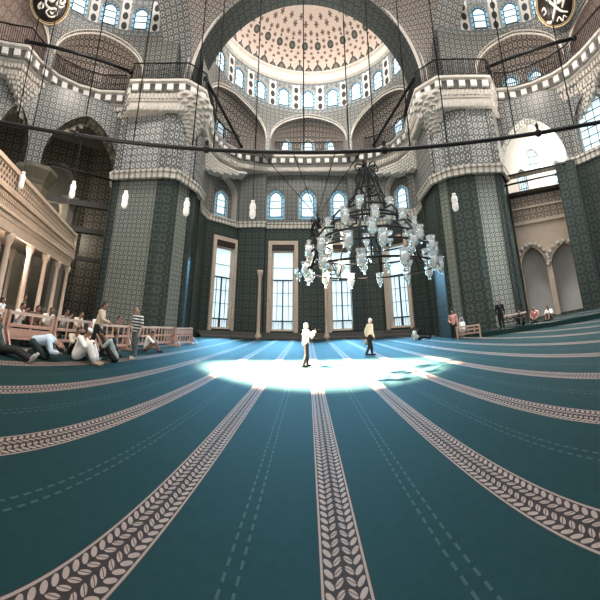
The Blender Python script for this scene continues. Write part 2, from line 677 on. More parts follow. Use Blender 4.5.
def window_meshes(hw, h_spring, rise, style):
    """window in its own frame: x along the wall, y outwards, z up from the sill"""
    key = (round(hw, 3), round(h_spring, 3), round(rise, 3), style)
    if key in WIN: return WIN[key]
    dep = 0.14
    bw = hw * 0.34 if style == 'border' else 0.0

    def poly(bm, pts, y, mi=0):
        bm.faces.new([bm.verts.new((x, y, z)) for x, z in pts]).material_index = mi

    def slab(name, pts, y, th, mat):
        bm = bmesh.new()
        poly(bm, pts, y)
        poly(bm, pts[::-1], y + th)
        for a, b in zip(pts, pts[1:] + pts[:1]): quad(bm, [(a[0], y, a[1]), (b[0], y, b[1]), (b[0], y + th, b[1]), (a[0], y + th, a[1])])
        bmesh.ops.recalc_face_normals(bm, faces=bm.faces)
        me = bpy.data.meshes.new(name)
        bm.to_mesh(me)
        bm.free()
        me.materials.append(M[mat])
        return me

    def band(bm, A, B, y0, y1):
        n = len(A)
        for i in range(n):
            a, b, c, d = A[i], A[(i + 1) % n], B[(i + 1) % n], B[i]
            quad(bm, [(a[0], y0, a[1]), (b[0], y0, b[1]), (c[0], y0, c[1]), (d[0], y0, d[1])])
            quad(bm, [(a[0], y1, a[1]), (d[0], y1, d[1]), (c[0], y1, c[1]), (b[0], y1, b[1])])
            quad(bm, [(d[0], y0, d[1]), (c[0], y0, c[1]), (c[0], y1, c[1]), (d[0], y1, d[1])])
            quad(bm, [(a[0], y0, a[1]), (a[0], y1, a[1]), (b[0], y1, b[1]), (b[0], y0, b[1])])

    out = {}
    o0 = outline(hw, 0, h_spring, rise, 0)
    bm = bmesh.new()
    t = 0.09 if style != 'tall' else 0.16
    o1 = outline(hw, 0, h_spring, rise, t)
    band(bm, o0, o1, -0.05, dep)
    lead = bmesh.new()
    if style == 'border':
        i0 = outline(hw, 0, h_spring, rise, bw)
        i1 = outline(hw, 0, h_spring, rise, bw + 0.07)
        band(lead, i0, i1, 0.0, dep)
        tot = len(o1)
        for k in range(0, tot, 2):
            a, b = o1[k], i0[k]
            bar(lead, (a[0], .05, a[1]), (b[0], .05, b[1]), 0.05)
        m = max(2, int(h_spring / (bw * 1.3)))
        for k in range(1, m):
            z = h_spring * k / m
            for sg in (-1, 1): bar(lead, (sg * (hw - t), .05, z), (sg * (hw - bw), .05, z), 0.05)
        for f in (.38, .7):
            z = bw + (h_spring + rise * .5 - bw) * f
            bar(lead, (-hw + bw, .05, z), (hw - bw, .05, z), .05)
    elif style == 'grid':
        for k in range(1, 4):
            x = -hw + 2 * hw * k / 4
            bar(lead, (x, .05, t), (x, .05, arch_z(x / hw, h_spring, rise, .25) - t), .05)
        m = max(3, int((h_spring + rise) / 0.55))
        for k in range(1, m):
            z = (h_spring + rise) * k / m
            h = hw - t
            if z > h_spring: h *= math.sqrt(max(0, 1 - ((z - h_spring) / rise) ** 2))
            if h > .15: bar(lead, (-h, .05, z), (h, .05, z), .05)
    else:                                             # tall rectangular casement
        H = h_spring
        bar(lead, (0, .04, t), (0, .04, H * .62), .12)
        for z in (H * .115, H * .62): bar(lead, (-hw + t, .04, z), (hw - t, .04, z), .14)
        for k in range(1, 9):
            x = -hw + 2 * hw * k / 9
            bar(lead, (x, .03, t), (x, .03, H * .115), .035)
        for x in (-.5, .5): bar(lead, (x * hw, .04, H * .115), (x * hw, .04, H * .62), .05)
        for z in (.3, .46, .78): bar(lead, (-hw + t, .04, H * z), (hw - t, .04, H * z), .05)

    def mk(bm, name, mat):
        bmesh.ops.recalc_face_normals(bm, faces=bm.faces)
        me = bpy.data.meshes.new(name)
        bm.to_mesh(me)
        bm.free()
        me.materials.append(M[mat])
        return me

    out['window_frame'] = mk(bm, 'window_frame', 'cream' if style == 'tall' else 'plaster_frame')
    out['tracery'] = mk(lead, 'tracery', 'lead')
    if style == 'border':
        out['centre_pane'] = slab('centre_pane', outline(hw, 0, h_spring, rise, bw), 0.085, .02, 'pane')
        out['border_pane'] = slab('border_pane', outline(hw, 0, h_spring, rise, 0.02), 0.11, .02, 'pane_blue')
    else:
        out['pane'] = slab('pane', outline(hw, 0, h_spring, rise, 0.02), 0.11, .02, 'pane')
    WIN[key] = out
    return out


def window(xy, out_n, hw, sill, spring, rise, style, label, group=None, setback=0.25):
    WCOUNT[0] += 1
    r = empty('window_%d' % WCOUNT[0])
    n = Vector((out_n[0], out_n[1])).normalized()
    p = Vector(xy) + n * setback
    r.location = (p.x, p.y, sill)
    r.rotation_euler = (0, 0, math.atan2(-n.x, n.y))
    for k, me in window_meshes(hw, spring - sill, rise, style).items(): link(k, me, r)
    tag(r, label, 'window', group, 'structure')
    return r


def win_op(P, s, hw, sill, spring, rise, style, label, group=None, depth=0.55, setback=0.25):
    window(P.at(s), P.nrm(s), hw, sill, spring, rise, style, label, group, setback)
    return dict(s=s, hw=hw, sill=sill, spring=spring, rise=rise, depth=depth)


# ================================================================== the room
def struct(o, label, cat): return tag(o, label, cat, None, 'structure')


# floor ------------------------------------------------------------
bm = bmesh.new()
quad(bm, [(-34, -6, 0), (34, -6, 0), (34, 36, 0), (-34, 36, 0)])
struct(finish(bm, 'floor', 'carpet'), 'wide teal prayer carpet with pale patterned bands running towards the far windows', 'carpet')

# raised right platform
RPF = [(10.4, 15.3), (11.3, 14.2), (12.3, 12.9), (12.9, 11.3), (13.9, 9.6), (15.0, 6.5), (15.6, 3), (26, 3), (26, 22), (13, 22), (10.4, 17)]
bm = bmesh.new()
prism(bm, RPF, 0.0, 0.26, 0, 1)
o = finish(bm, 'floor_right', ['teal_edge', 'carpet'])
struct(o, 'low carpeted platform with a dark edge beyond the right pier', 'platform')

ZS, ZL = 11.3, 18.7           # moulding height, ledge height
# ---- far apse, lower wall
PF = Path([(-8.0, 20.8), (-8.9, 24.2), (-8.9, 26.3), (-6.4, 29.3), (-6.3, 29.1), (-3.6, 29.1), (-3.55, 29.6), (5.0, 29.6), (5.05, 29.1), (6.5, 29.1), (7.9, 28.6), (10.9, 24.6), (10.6, 22.6), (9.9, 21.2)], 1)
WG = 'arched windows of the far wall'
ops_lo, ops_hi = [], []
names = ['tall latticed daylit window low in the angled wall left of the far wall',
         'tall daylit window low in the far wall, left of the white haired photographer',
         'tall daylit window low in the far wall, right of the white haired photographer',
         'tall daylit window low in the angled wall next to the right pier']
for az, nm in zip((-14.6, -3.3, 8.0, 18.6), names):
    s = PF.at_az(az)
    ops_lo.append(win_op(PF, s, 1.12, 0.75, 8.6, 0, 'tall', nm, 'tall windows low in the far wall', depth=0.6, setback=.3))
names = ['left arched blue bordered window in the middle of the far wall', 'middle arched blue bordered window of the far wall above the small chandelier', 'right arched blue bordered window of the far wall behind the big chandelier']
for az, nm in zip((-5.0, 1.6, 8.0), names):
    s = PF.at_az(az)
    ops_hi.append(win_op(PF, s, 1.0, 11.95, 14.3, 1.2, 'border', nm, WG))
RECESS = []
for az, nm in ((-15.2, 'arched window set in a deep arched recess left of the far wall'), (20.0, 'arched window in a deep arched recess beside the right pier')):
    s = PF.at_az(az)
    ops_hi.append(dict(s=s, hw=1.5, sill=ZS + .15, spring=14.3, rise=1.9, depth=0.9))
    n = PF.nrm(s)
    RECESS.append((PF.at(s), n))
    window(PF.at(s) + n * 0.55, n, 0.86, 11.9, 13.9, 1.0, 'border', nm, WG, 0.2)
bm = bmesh.new()
wall(bm, PF, 0, ZS, ops_lo, 0, 2)
wall(bm, PF, ZS, 17.6, ops_hi, 1, 2)
for p, n in RECESS:                                   # back of the recesses
    t = Vector((n.y, -n.x))
    q = p + n * 0.9
    quad(bm, [(*(q - t * 1.7), ZS), (*(q + t * 1.7), ZS), (*(q + t * 1.7), 16.6), (*(q - t * 1.7), 16.6)], [(0, 0), (3.4, 0), (3.4, 5), (0, 5)], 1)
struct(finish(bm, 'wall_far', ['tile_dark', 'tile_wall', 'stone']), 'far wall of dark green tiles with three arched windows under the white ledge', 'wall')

# stone frames round the low windows: lintel panels
for i, (az, nm) in enumerate(((-14.6, 'left angled wall'), (-3.3, 'far wall left of middle'), (8.0, 'far wall right of middle'), (18.6, 'right angled wall'))):
    s = PF.at_az(az)
    n, p = PF.nrm(s), PF.at(s)
    t = Vector((n.y, -n.x))
    bm = bmesh.new()
    R = Matrix(((t.x, n.x, 0), (t.y, n.y, 0), (0, 0, 1)))
    for sx in (-1, 1): box(bm, (*(p + t * sx * 1.32 - n * .06), 4.9), (.38, .16, 8.6), R)
    box(bm, (*(p - n * .06), 9.4), (3.02, .16, .4), R)
    box(bm, (*(p - n * .05), 8.95), (2.3, .13, .5), R, 1)
    struct(finish(bm, 'trim_%d' % (i + 1), ['cream', 'dark_wood']), 'cream marble surround with dark lintel of the low window in the ' + nm, 'window surround')

# plinth along the foot of the far wall
bm = bmesh.new()
sweep(bm, PF, [(-0.5, 0), (-0.5, .16), (-.2, .22), (-.2, .5), (.05, .55)], PF.at_az(-19), PF.at_az(22), mis=[0, 0, 0, 0])
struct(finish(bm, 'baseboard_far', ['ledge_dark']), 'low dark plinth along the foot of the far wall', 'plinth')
# carved moulding
MPROF = [(0.02, -.42), (-.18, -.38), (-.18, 0), (-.26, .05), (-.26, .22), (0.02, .26)]


def moulding(name, P, s0, s1, z, label, mat='strip'):
    bm = bmesh.new()
    sweep(bm, P, [(o, z + h) for o, h in MPROF], s0, s1)
    return struct(finish(bm, name, [mat]), label, 'moulding')


moulding('trim_far', PF, 0, PF.L, ZS, 'white carved moulding crossing the far wall under the arched windows')
# slim marble half columns between the low windows
for az, nm in ((-7.6, 'left'), (4.9, 'right')):
    p = PF.at(PF.at_az(az)) - Vector((0, .25))
    bm = bmesh.new()
    lathe(bm, [(0, 0), (.3, 0), (.3, .3), (.2, .42), (.17, .8), (.16, 5.6), (.24, 6.0), (.3, 6.2), (.3, 6.45), (0, 6.45)], (p.x, p.y, 0), 12)
    struct(finish(bm, 'pillar_far_' + nm, ['cream']), 'slim cream marble half column on the far wall, %s one' % nm, 'column')

# ---- piers -------------------------------------------------------
PIERL = [(-13.2, 16.45), (-9.2, 17.2), (-8.4, 17.65), (-7.8, 20.0), (-7.9, 21.6), (-13.9, 22.0), (-14.0, 17.6)]
PIERR = [(9.45, 18.3), (10.05, 17.0), (11.2, 16.05), (13.5, 15.1), (14.9, 16.2), (15.2, 20.5), (9.8, 21.4)]


def pier(name, poly, front, label):
    """front = indices of the edges that carry a framed panel"""
    bm = bmesh.new()
    n = len(poly)
    c = sum((Vector(p) for p in poly), Vector((0, 0))) / n
    for (z0, z1, mp, mb, inset) in ((0, ZS, 0, 1, 0.18), (ZS, ZL + .2, 2, 3, 0.0)):
        for i in range(n):
            a, b = Vector(poly[i]), Vector(poly[(i + 1) % n])
            L = (b - a).length
            e = (b - a) / L
            nn = Vector((e.y, -e.x))
            if nn.dot(c - a) < 0: nn = -nn
            bw = min(.55, L * .2)
            segs = ((0, bw, mb), (bw, L - bw, mp), (L - bw, L, mb)) if i in front else ((0, L, mb),)
            for s0, s1, mi in segs:
                dd = 0.12 if mi == mp else 0
                p, q = a + e * s0 + nn * (inset + dd), a + e * s1 + nn * (inset + dd)
                zz = z0 + .9 if (dd and z0 == 0) else z0
                if dd:
                    for w_, p_ in ((s0, p), (s1, q)):
                        r_ = a + e * w_ + nn * inset
                        quad(bm, [(*r_, z0), (*p_, z0), (*p_, z1), (*r_, z1)], [(0, 0), (.1, 0), (.1, 4), (0, 4)], 1)
                quad(bm, [(*p, z0), (*q, z0), (*q, z1), (*p, z1)], [(s0, z0), (s1, z0), (s1, z1), (s0, z1)], mi)
    f = bm.faces.new([bm.verts.new((*p, ZL + .2)) for p in poly])
    f.material_index = 3
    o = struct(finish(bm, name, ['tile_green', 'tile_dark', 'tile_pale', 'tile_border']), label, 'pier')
    P = Path(poly + [poly[0]], -1 if Path(poly + [poly[0]], 1).nrm(0.1).dot(c - Vector(poly[0])) < 0 else 1)
    return o, P


def closed_out(poly):
    P = Path(poly + [poly[0]], 1)
    c = sum((Vector(p) for p in poly), Vector((0, 0))) / len(poly)
    return P if P.nrm(.1).dot(c - P.at(.1)) > 0 else Path(poly + [poly[0]], -1)


_, PL_ = pier('pillar_left', PIERL, (0, 2), 'massive tiled pier on the left of the far arch')
_, PR_ = pier('pillar_right', PIERR, (0, 2), 'massive tiled pier on the right, dark green below its white moulding')
PL_, PR_ = closed_out(PIERL), closed_out(PIERR)
moulding('trim_pier_left', PL_, 0, PL_.L, ZS, 'white carved moulding round the left pier')
moulding('trim_pier_right', PR_, 0, PR_.L, ZS, 'white carved moulding round the right pier')

# ---- exedra walls left and right ---------------------------------
PEL = Path([(-13.4, 17.6), (-17.5, 11.5), (-19.0, 7.4), (-19.3, 2.0)], -1)
PER = Path([(14.6, 16.2), (18.2, 11.7), (18.5, 8.8), (18.5, 3.0)], 1)
sa = PEL.at_az(-45.4)
ha = min(sa - PEL.at_az(-37.4), PEL.at_az(-53.6) - sa)
sb = PEL.at_az(-60.2)
bm = bmesh.new()
wall(bm, PEL, 0, 17.6, [dict(s=sa, hw=3.05, sill=0, spring=11.6, rise=4.3, depth=1.3, point=.2), dict(s=sb, hw=1.25, sill=0, spring=12.0, rise=3.1, depth=1.3, point=.2)], 0, 1)
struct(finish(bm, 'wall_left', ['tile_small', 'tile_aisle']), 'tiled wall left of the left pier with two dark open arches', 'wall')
sr = PER.at_az(48.3)
sw = PER.at_az(61.8)
bm = bmesh.new()
opsr = [dict(s=sr, hw=2.7, sill=0, spring=11.6, rise=4.1, depth=1.0, point=.2),
        win_op(PER, sw, 1.45, ZS + .4, 14.2, 1.9, 'grid', 'large arched lattice window high beyond the right arch', None, .8, .5)]
wall(bm, PER, ZS, 17.6, opsr, 0, 1)
opl = [dict(s=sr, hw=2.7, sill=0, spring=ZS, rise=0, depth=1.0),
       win_op(PER, PER.at_az(63.5), 1.0, 3.2, 8.2, 1.3, 'grid', 'pale arched lattice window in the dark green wall at the right edge', None, .6, .3)]
wall(bm, PER, 0, ZS, opl, 2, 2)
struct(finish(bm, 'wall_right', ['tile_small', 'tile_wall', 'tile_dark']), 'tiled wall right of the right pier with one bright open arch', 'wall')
moulding('trim_right', PER, PER.at_az(55.0), PER.L, ZS, 'white carved moulding on the wall beyond the right arch')

# ---- ledges ------------------------------------------------------
LEDGE = {
    'left': (Path([(-13.3, 16.5), (-15.1, 15.55), (-16.2, 14.2), (-16.9, 12.6), (-17.0, 10.8), (-16.7, 9.3), (-17.6, 8.2), (-18.1, 7.4), (-18.3, 3.0)], -1), 'curving above the dark arches on the left'),
    'pier_left': (Path([(-13.5, 16.9), (-12.25, 15.6), (-10.1, 16.4), (-8.1, 17.0), (-7.05, 18.4), (-7.3, 20.7)], 1), 'on top of the left pier'),
    'far': (Path([(-7.3, 20.7), (-7.75, 23.4), (-7.3, 25.4), (-6.1, 27.1), (-3.3, 28.2), (0.85, 28.35), (4.8, 28.0), (7.6, 26.6), (8.95, 25), (9.5, 23), (9.05, 20.8)], 1), 'across the far wall'),
    'pier_right': (Path([(9.05, 20.8), (8.65, 17.9), (9.7, 16.2), (11.4, 15.5), (13.45, 14.6), (14.8, 15.6)], 1), 'on top of the right pier'),
    'right': (Path([(14.7, 15.5), (15.9, 14.8), (16.8, 13.6), (17.5, 12.0), (17.75, 10.6), (17.6, 9.1), (17.1, 7.0), (17.2, 4.0)], 1), 'curving above the bright arch on the right'),
}
for k, (P, where) in LEDGE.items():
    bm = bmesh.new()
    # 0 pale, 1 dark, profile from the wall out to the edge and back over the top
    pr_ = 'pier' in k
    zb = 16.95 if k == 'far' else (16.1 if pr_ else 16.55)
    oa_, ob_ = (.24, .16) if pr_ else (.62, .48)
    zm = 16.85 if pr_ else 17.2
    sweep(bm, P, [(2.2, zb), (oa_, zb + .05), (oa_, zm), (ob_, zm + .05), (ob_, 17.5), (ob_ * .65, 17.55), (.22, 17.62), (.22, 18.42), (.0, 18.5), (0, 18.7), (2.6, 18.72)], step=.6, mis=[0, 0, 0, 0, 0, 0, 1, 0, 0, 1])
    s = .35
    while s < P.L - .2:                                # square stone brackets
        n = P.nrm(s)
        t = Vector((n.y, -n.x))
        R = Matrix(((t.x, n.x, 0), (t.y, n.y, 0), (0, 0, 1)))
        box(bm, (*P.off(s, .16), 18.02), (.46, .3, .5), R, 2)
        s += .92
    s = .14
    while s < P.L - .1:                                # stalactite teeth
        n = P.nrm(s)
        t = Vector((n.y, -n.x))
        R = Matrix(((t.x, n.x, 0), (t.y, n.y, 0), (0, 0, 1)))
        box(bm, (*P.off(s, ob_ - .02), 17.28), (.14, .16, .4), R, 0)
        box(bm, (*P.off(s + .14, oa_ - .03), zb + .22), (.14, .2, .36), R, 0)
        s += .29
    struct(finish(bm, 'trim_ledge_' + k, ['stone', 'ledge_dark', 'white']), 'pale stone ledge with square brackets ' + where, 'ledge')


def corbel(name, P, s0, hw0, zbot, label, skew=0.0, mat='stone'):
    """stepped stalactite corbel under the ledge"""
    bm = bmesh.new()
    N = 9
    for i in range(N):
        z1 = 16.6 - (16.6 - zbot) * i / N
        z0 = 16.6 - (16.6 - zbot) * (i + 1) / N
        hw = hw0 * (1 - (i / N) ** 1.15)
        o = .55 + i * .085
        c = s0 + skew * i / N
        a, b = max(0, c - hw), min(P.L, c + hw)
        if b - a < .2: continue
        bk = 2.0 if 'far' in name else 1.2
        sweep(bm, P, [(bk, z0), (o + .06, z0), (o, z0 + .06), (o, z1), (bk, z1)], a, b, .5)
        q_ = math.ceil(a / .42) * .42 + (.21 if i % 2 else 0)
        while q_ < b:
            n_ = P.nrm(q_)
            t_ = Vector((n_.y, -n_.x))
            box(bm, (*P.off(q_, o + .02), (z0 + z1) / 2), (.05, .13, z1 - z0), Matrix(((t_.x, n_.x, 0), (t_.y, n_.y, 0), (0, 0, 1))), 1)
            q_ += .42
    return struct(finish(bm, name, [mat, 'ledge_dark' if mat == 'stone' else 'cream']), label, 'stalactite corbel')


corbel('trim_corbel_left', LEDGE['left'][0], LEDGE['left'][0].at_az(-54.5), 3.9, 13.7, 'cream stepped stalactite corbel between the two dark left arches')
corbel('trim_corbel_right', LEDGE['right'][0], LEDGE['right'][0].at_az(55.4), 3.6, 14.0, 'cream stepped stalactite corbel above the pillar right of the bright arch')
corbel('trim_corbel_far_left', LEDGE['far'][0], 2.2, 5.6, 14.5, 'cream stepped stalactite corbel beside the left recess of the far apse', -2.2, 'white')
corbel('trim_corbel_far_right', LEDGE['far'][0], LEDGE['far'][0].L - 2.0, 5.4, 14.5, 'cream stepped stalactite corbel beside the right recess of the far apse', 2.0, 'white')
# corner corbels of the piers
def pier_corbel(name, apex, d, label):
    bm = bmesh.new()
    for i in range(13):
        z1 = 17.6 - i * .27
        r = 1.72 * (1 - (i / 13) ** 1.2) + .1
        q = []
        for k in range(22):                              # scalloped tier, turned half a step each time
            a = 2 * PI * (k + .5 * (i % 2) * 2) / 22
            rr = r * (1.0 if k % 2 else .90)
            q.append((apex[0] + d[0] * 1.5 + rr * math.cos(a), apex[1] + d[1] * 1.5 + rr * math.sin(a)))
        prism(bm, q, z1 - .27, z1)
    struct(finish(bm, name, ['stone']), label, 'stalactite corbel')
pier_corbel('trim_corbel_pier_left', (-7.3, 17.6), (-.75, .65), 'stepped stone corbel on the inner corner of the left pier')
pier_corbel('trim_corbel_pier_right', (9.1, 17.0), (.8, .6), 'stepped stone corbel on the inner corner of the right pier')

# ---- half domes --------------------------------------------------
RAD = 8.6
APSE = {
    'far': (Vector((0.9, 19.45)), PI / 2, [(0, 27, 3), (-57, 26, 1), (57, 26, 1)], [k * 17.6 for k in range(-5, 6)]),
    'left': (Vector((-8.7, 8.65)), PI, [(44, 24, 0), (-8, 24, 0)], [62.5, 45.3, 28.1, 10.9, -6.3]),
    'right': (Vector((9.9, 8.0)), 0, [(43, 24, 2), (-9, 24, 0)], [60, 43, 26, 9]),
}
side_name = {'far': 'the far half dome', 'left': 'the left half dome', 'right': 'the right half dome'}
ZN = 23.65                        # top of the niche zone
for k, (C, axis, niches, wins) in APSE.items():
    # angle a (degrees): 0 along the axis, positive towards the far end (for far: positive = right)
    sgn = -1 if k == 'far' else (-1 if k == 'left' else 1)
    def pt(a, r=RAD, C=C, axis=axis, sgn=sgn): 
        t = axis + sgn * math.radians(a)
        return C + Vector((math.cos(t), math.sin(t))) * r
    a0, a1 = (-95, 95) if k == 'far' else (-40, 86)
    angs = [a0 + (a1 - a0) * i / 95 for i in range(96)]
    P = Path([pt(a) for a in angs], 1 if sgn < 0 else -1)
    s_of = lambda a: P.L * (a - a0) / (a1 - a0)
    zs, rise = 19.7, 3.35
    bm = bmesh.new()
    wall(bm, P, 18.4, ZN, [dict(s=s_of(a), hw=RAD * math.radians(h), sill=18.4, spring=zs, rise=rise, depth=.02, point=.12) for a, h, _ in niches], 0, 0, .6)
    struct(finish(bm, 'wall_niches_' + k, ['tile_wall']), 'tiled wall with wide round niches under the windows of ' + side_name[k], 'wall')
    # niche vaults
    for (a, h, nw) in niches:
        hw = RAD * math.radians(h)
        d = 2.7
        ctr = pt(a)
        n = (pt(a, RAD + 1) - ctr)
        t = Vector((n.y, -n.x))
        def loc(u, w_, ctr=ctr, n=n, t=t):
            g = math.asin(max(-1, min(1, u / (hw * 1.0)))) if False else u / RAD
            base = -(RAD - RAD * math.cos(g))
            return ctr + t * (RAD * math.sin(g)) + n * (w_ + base)
        bm = bmesh.new()
        NA, NB = 28, 10
        gr = []
        for j in range(NB + 1):
            b = PI / 2 * j / NB
            gr.append([(loc(hw * math.cos(PI * i / NA), d * math.sin(PI * i / NA) * math.cos(b)), zs + (rise * .88 * math.sin(PI * i / NA) + rise * .12 * (1 - abs(math.cos(PI * i / NA)))) * math.sin(b), hw * 1.3 * PI * i / NA, 2.5 + rise * 1.2 * b / 1.57) for i in range(NA + 1)])
        low = [(g[0], 18.4, g[2], 0) for g in gr[0]]
        rows = [low] + gr
        for A, B in zip(rows, rows[1:]):
            for i in range(NA):
                ps = [A[i], A[i + 1], B[i + 1], B[i]]
                quad(bm, [(*q[0], q[1]) for q in ps], [(q[2], q[3]) for q in ps], 0, True)
        bmesh.ops.remove_doubles(bm, verts=bm.verts, dist=1e-4)
        where = {'far': {0: 'in the middle', -57: 'on the left', 57: 'on the right'}, 'left': {44: 'behind the left ledge', -8: 'nearest on the left'}, 'right': {43: 'behind the right ledge', -9: 'nearest on the right'}}[k][a]
        struct(finish(bm, 'ceiling_niche_' + k, ['niche_pale' if a in (-8, -9) else 'niche']), 'round painted niche vault %s under %s' % (where, side_name[k]), 'vault')
        # archivolt
        bm = bmesh.new()
        pts = []
        for i in range(33):
            x = -math.cos(PI * i / 32)
            q = loc(hw * x, -.06)
            pts.append((*q, arch_z(x, zs, rise, .12)))
        tube(bm, pts, .075, 6)
        tube(bm, [(p[0], p[1], p[2] + .34) for p in pts], .045, 6)
        struct(finish(bm, 'trim_archivolt_' + k, ['stone']), 'pale arch moulding round the niche %s under %s' % (where, side_name[k]), 'moulding')
        # niche windows
        us = {0: [], 1: [0.0], 2: [-1.0, 1.3], 3: [-2.65, 0, 2.65]}[nw]
        if k == 'far' and a == -57: us = [0.3]
        for u in us:
            sa_ = math.sqrt(max(.05, 1 - (u / hw) ** 2))
            q = loc(u, d * sa_ * .80)
            nm = {0: 'middle', -2.65: 'left', 2.65: 'right'}.get(u, '')
            lab = {'far0': '%s small arched window above the railing in the middle niche of the far apse' % nm, 'far-57': 'small arched window above the ledge in the left niche of the far apse', 'far57': 'small arched window above the ledge in the right niche of the far apse', 'right43': 'blue arched window in the right niche, %s one behind the railing' % ('first from the pier' if u < 0 else 'second from the pier')}[k + str(a)]
            tall = 21.75 if u == 0 else 21.2
            window((q.x, q.y), n, .78, 18.95, tall - .7, .8, 'border', lab, 'small windows in the niches', 0)
    # drum with windows
    pitch = 17.6 if k == 'far' else 17.2
    aw = wins[len(wins) // 2]
    Pd = Path([pt(a) for a in angs], 1 if sgn < 0 else -1)
    ops = []
    order = sorted(wins)
    for j, a in enumerate(order):
        if not a0 + 6 < a < a1 - 6: continue
        pos = 'number %d of the ring counted from the left' % (j + 1) if k != 'left' else 'number %d of the ring counted from the left' % (j + 1)
        lab = 'arched window with latticed panes in the ring under %s, %s' % (side_name[k], ['first', 'second', 'third', 'fourth', 'fifth', 'sixth', 'seventh', 'eighth', 'ninth', 'tenth', 'eleventh'][j if k != 'right' else len(order) - 1 - j] + ' from the left')
        ops.append(win_op(Pd, s_of(a), .84, 24.15, 26.0, .85, 'border', lab, 'windows in the ring under ' + side_name[k], .6, .18))
    bm = bmesh.new()
    wall(bm, Pd, ZN, 27.5, ops, 0, 1, .6, lambda s, z: ((a0 + (a1 - a0) * s / P.L - aw) / pitch + 0.0, z - 23.9))
    struct(finish(bm, 'wall_drum_' + k, ['drum', 'stone']), 'curved wall of windows and oval painted panels under ' + side_name[k], 'wall')
    bm = bmesh.new()
    sweep(bm, Pd, [(.05, 27.3), (-.25, 27.45), (-.25, 27.62), (-.1, 27.7), (-.1, 28.45), (-.3, 28.55), (-.3, 28.75), (.4, 28.8)], step=.6)
    struct(finish(bm, 'trim_rim_' + k, ['stone']), 'pale stone rim at the foot of ' + side_name[k], 'moulding')
    bm = bmesh.new()
    NB = 14
    for j in range(NB):
        b0, b1 = PI / 2 * j / NB, PI / 2 * (j + 1) / NB
        for i in range(95):
            A = []
            for (aa, bb) in ((angs[i], b0), (angs[i + 1], b0), (angs[i + 1], b1), (angs[i], b1)):
                q = pt(aa, (RAD - .15) * math.cos(bb))
                A.append(((q.x, q.y, 28.7 + 5.2 * math.sin(bb)), (aa + 990, bb / (PI / 2))))
            quad(bm, [x[0] for x in A], [x[1] for x in A], 0, True)
    bmesh.ops.remove_doubles(bm, verts=bm.verts, dist=1e-4)
    struct(finish(bm, 'ceiling_half_dome_' + k, ['dome']), 'cream painted shell of %s with ovals, stars and palmettes' % side_name[k], 'half dome')

# ---- great arches and pendentives --------------------------------
AR = 8.72
AC, AZ = 0.55, 19.2
bm = bmesh.new()
N = 48
for i in range(N):
    t0, t1 = PI * i / N, PI * (i + 1) / N
    f = lambda t, r, y: (AC + r * math.cos(t), y, AZ + r * math.sin(t) + .35 * math.sin(t) ** 2)
    quad(bm, [f(t0, AR, 17.8), f(t1, AR, 17.8), f(t1, AR, 20.1), f(t0, AR, 20.1)], [(AR * t0, 0), (AR * t1, 0), (AR * t1, 2.3), (AR * t0, 2.3)], 0, True)
    quad(bm, [f(t0, AR, 20.1), f(t1, AR, 20.1), f(t1, AR + 1.6, 20.1), f(t0, AR + 1.6, 20.1)], [(0, 0), (1, 0), (1, 1), (0, 1)], 0)
for sx in (-1, 1):
    x = AC + sx * AR
    quad(bm, [(x, 17.8, 18.6), (x, 20.1, 18.6), (x, 20.1, AZ), (x, 17.8, AZ)], [(0, 0), (2, 0), (2, 1), (0, 1)], 0)
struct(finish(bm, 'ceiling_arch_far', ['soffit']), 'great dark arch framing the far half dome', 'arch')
bm = bmesh.new()
tube(bm, [(AC + (AR + .12) * math.cos(PI * i / 60), 17.75, AZ + (AR + .12) * math.sin(PI * i / 60) + .35 * math.sin(PI * i / 60) ** 2) for i in range(61)], .13, 6)
tube(bm, [(AC + (AR + .55) * math.cos(PI * i / 60), 17.72, AZ + (AR + .55) * math.sin(PI * i / 60) + .35 * math.sin(PI * i / 60) ** 2) for i in range(61)], .07, 6)
struct(finish(bm, 'trim_arch_far', ['stone']), 'pale moulding along the edge of the great far arch', 'moulding')
YC = 9.2
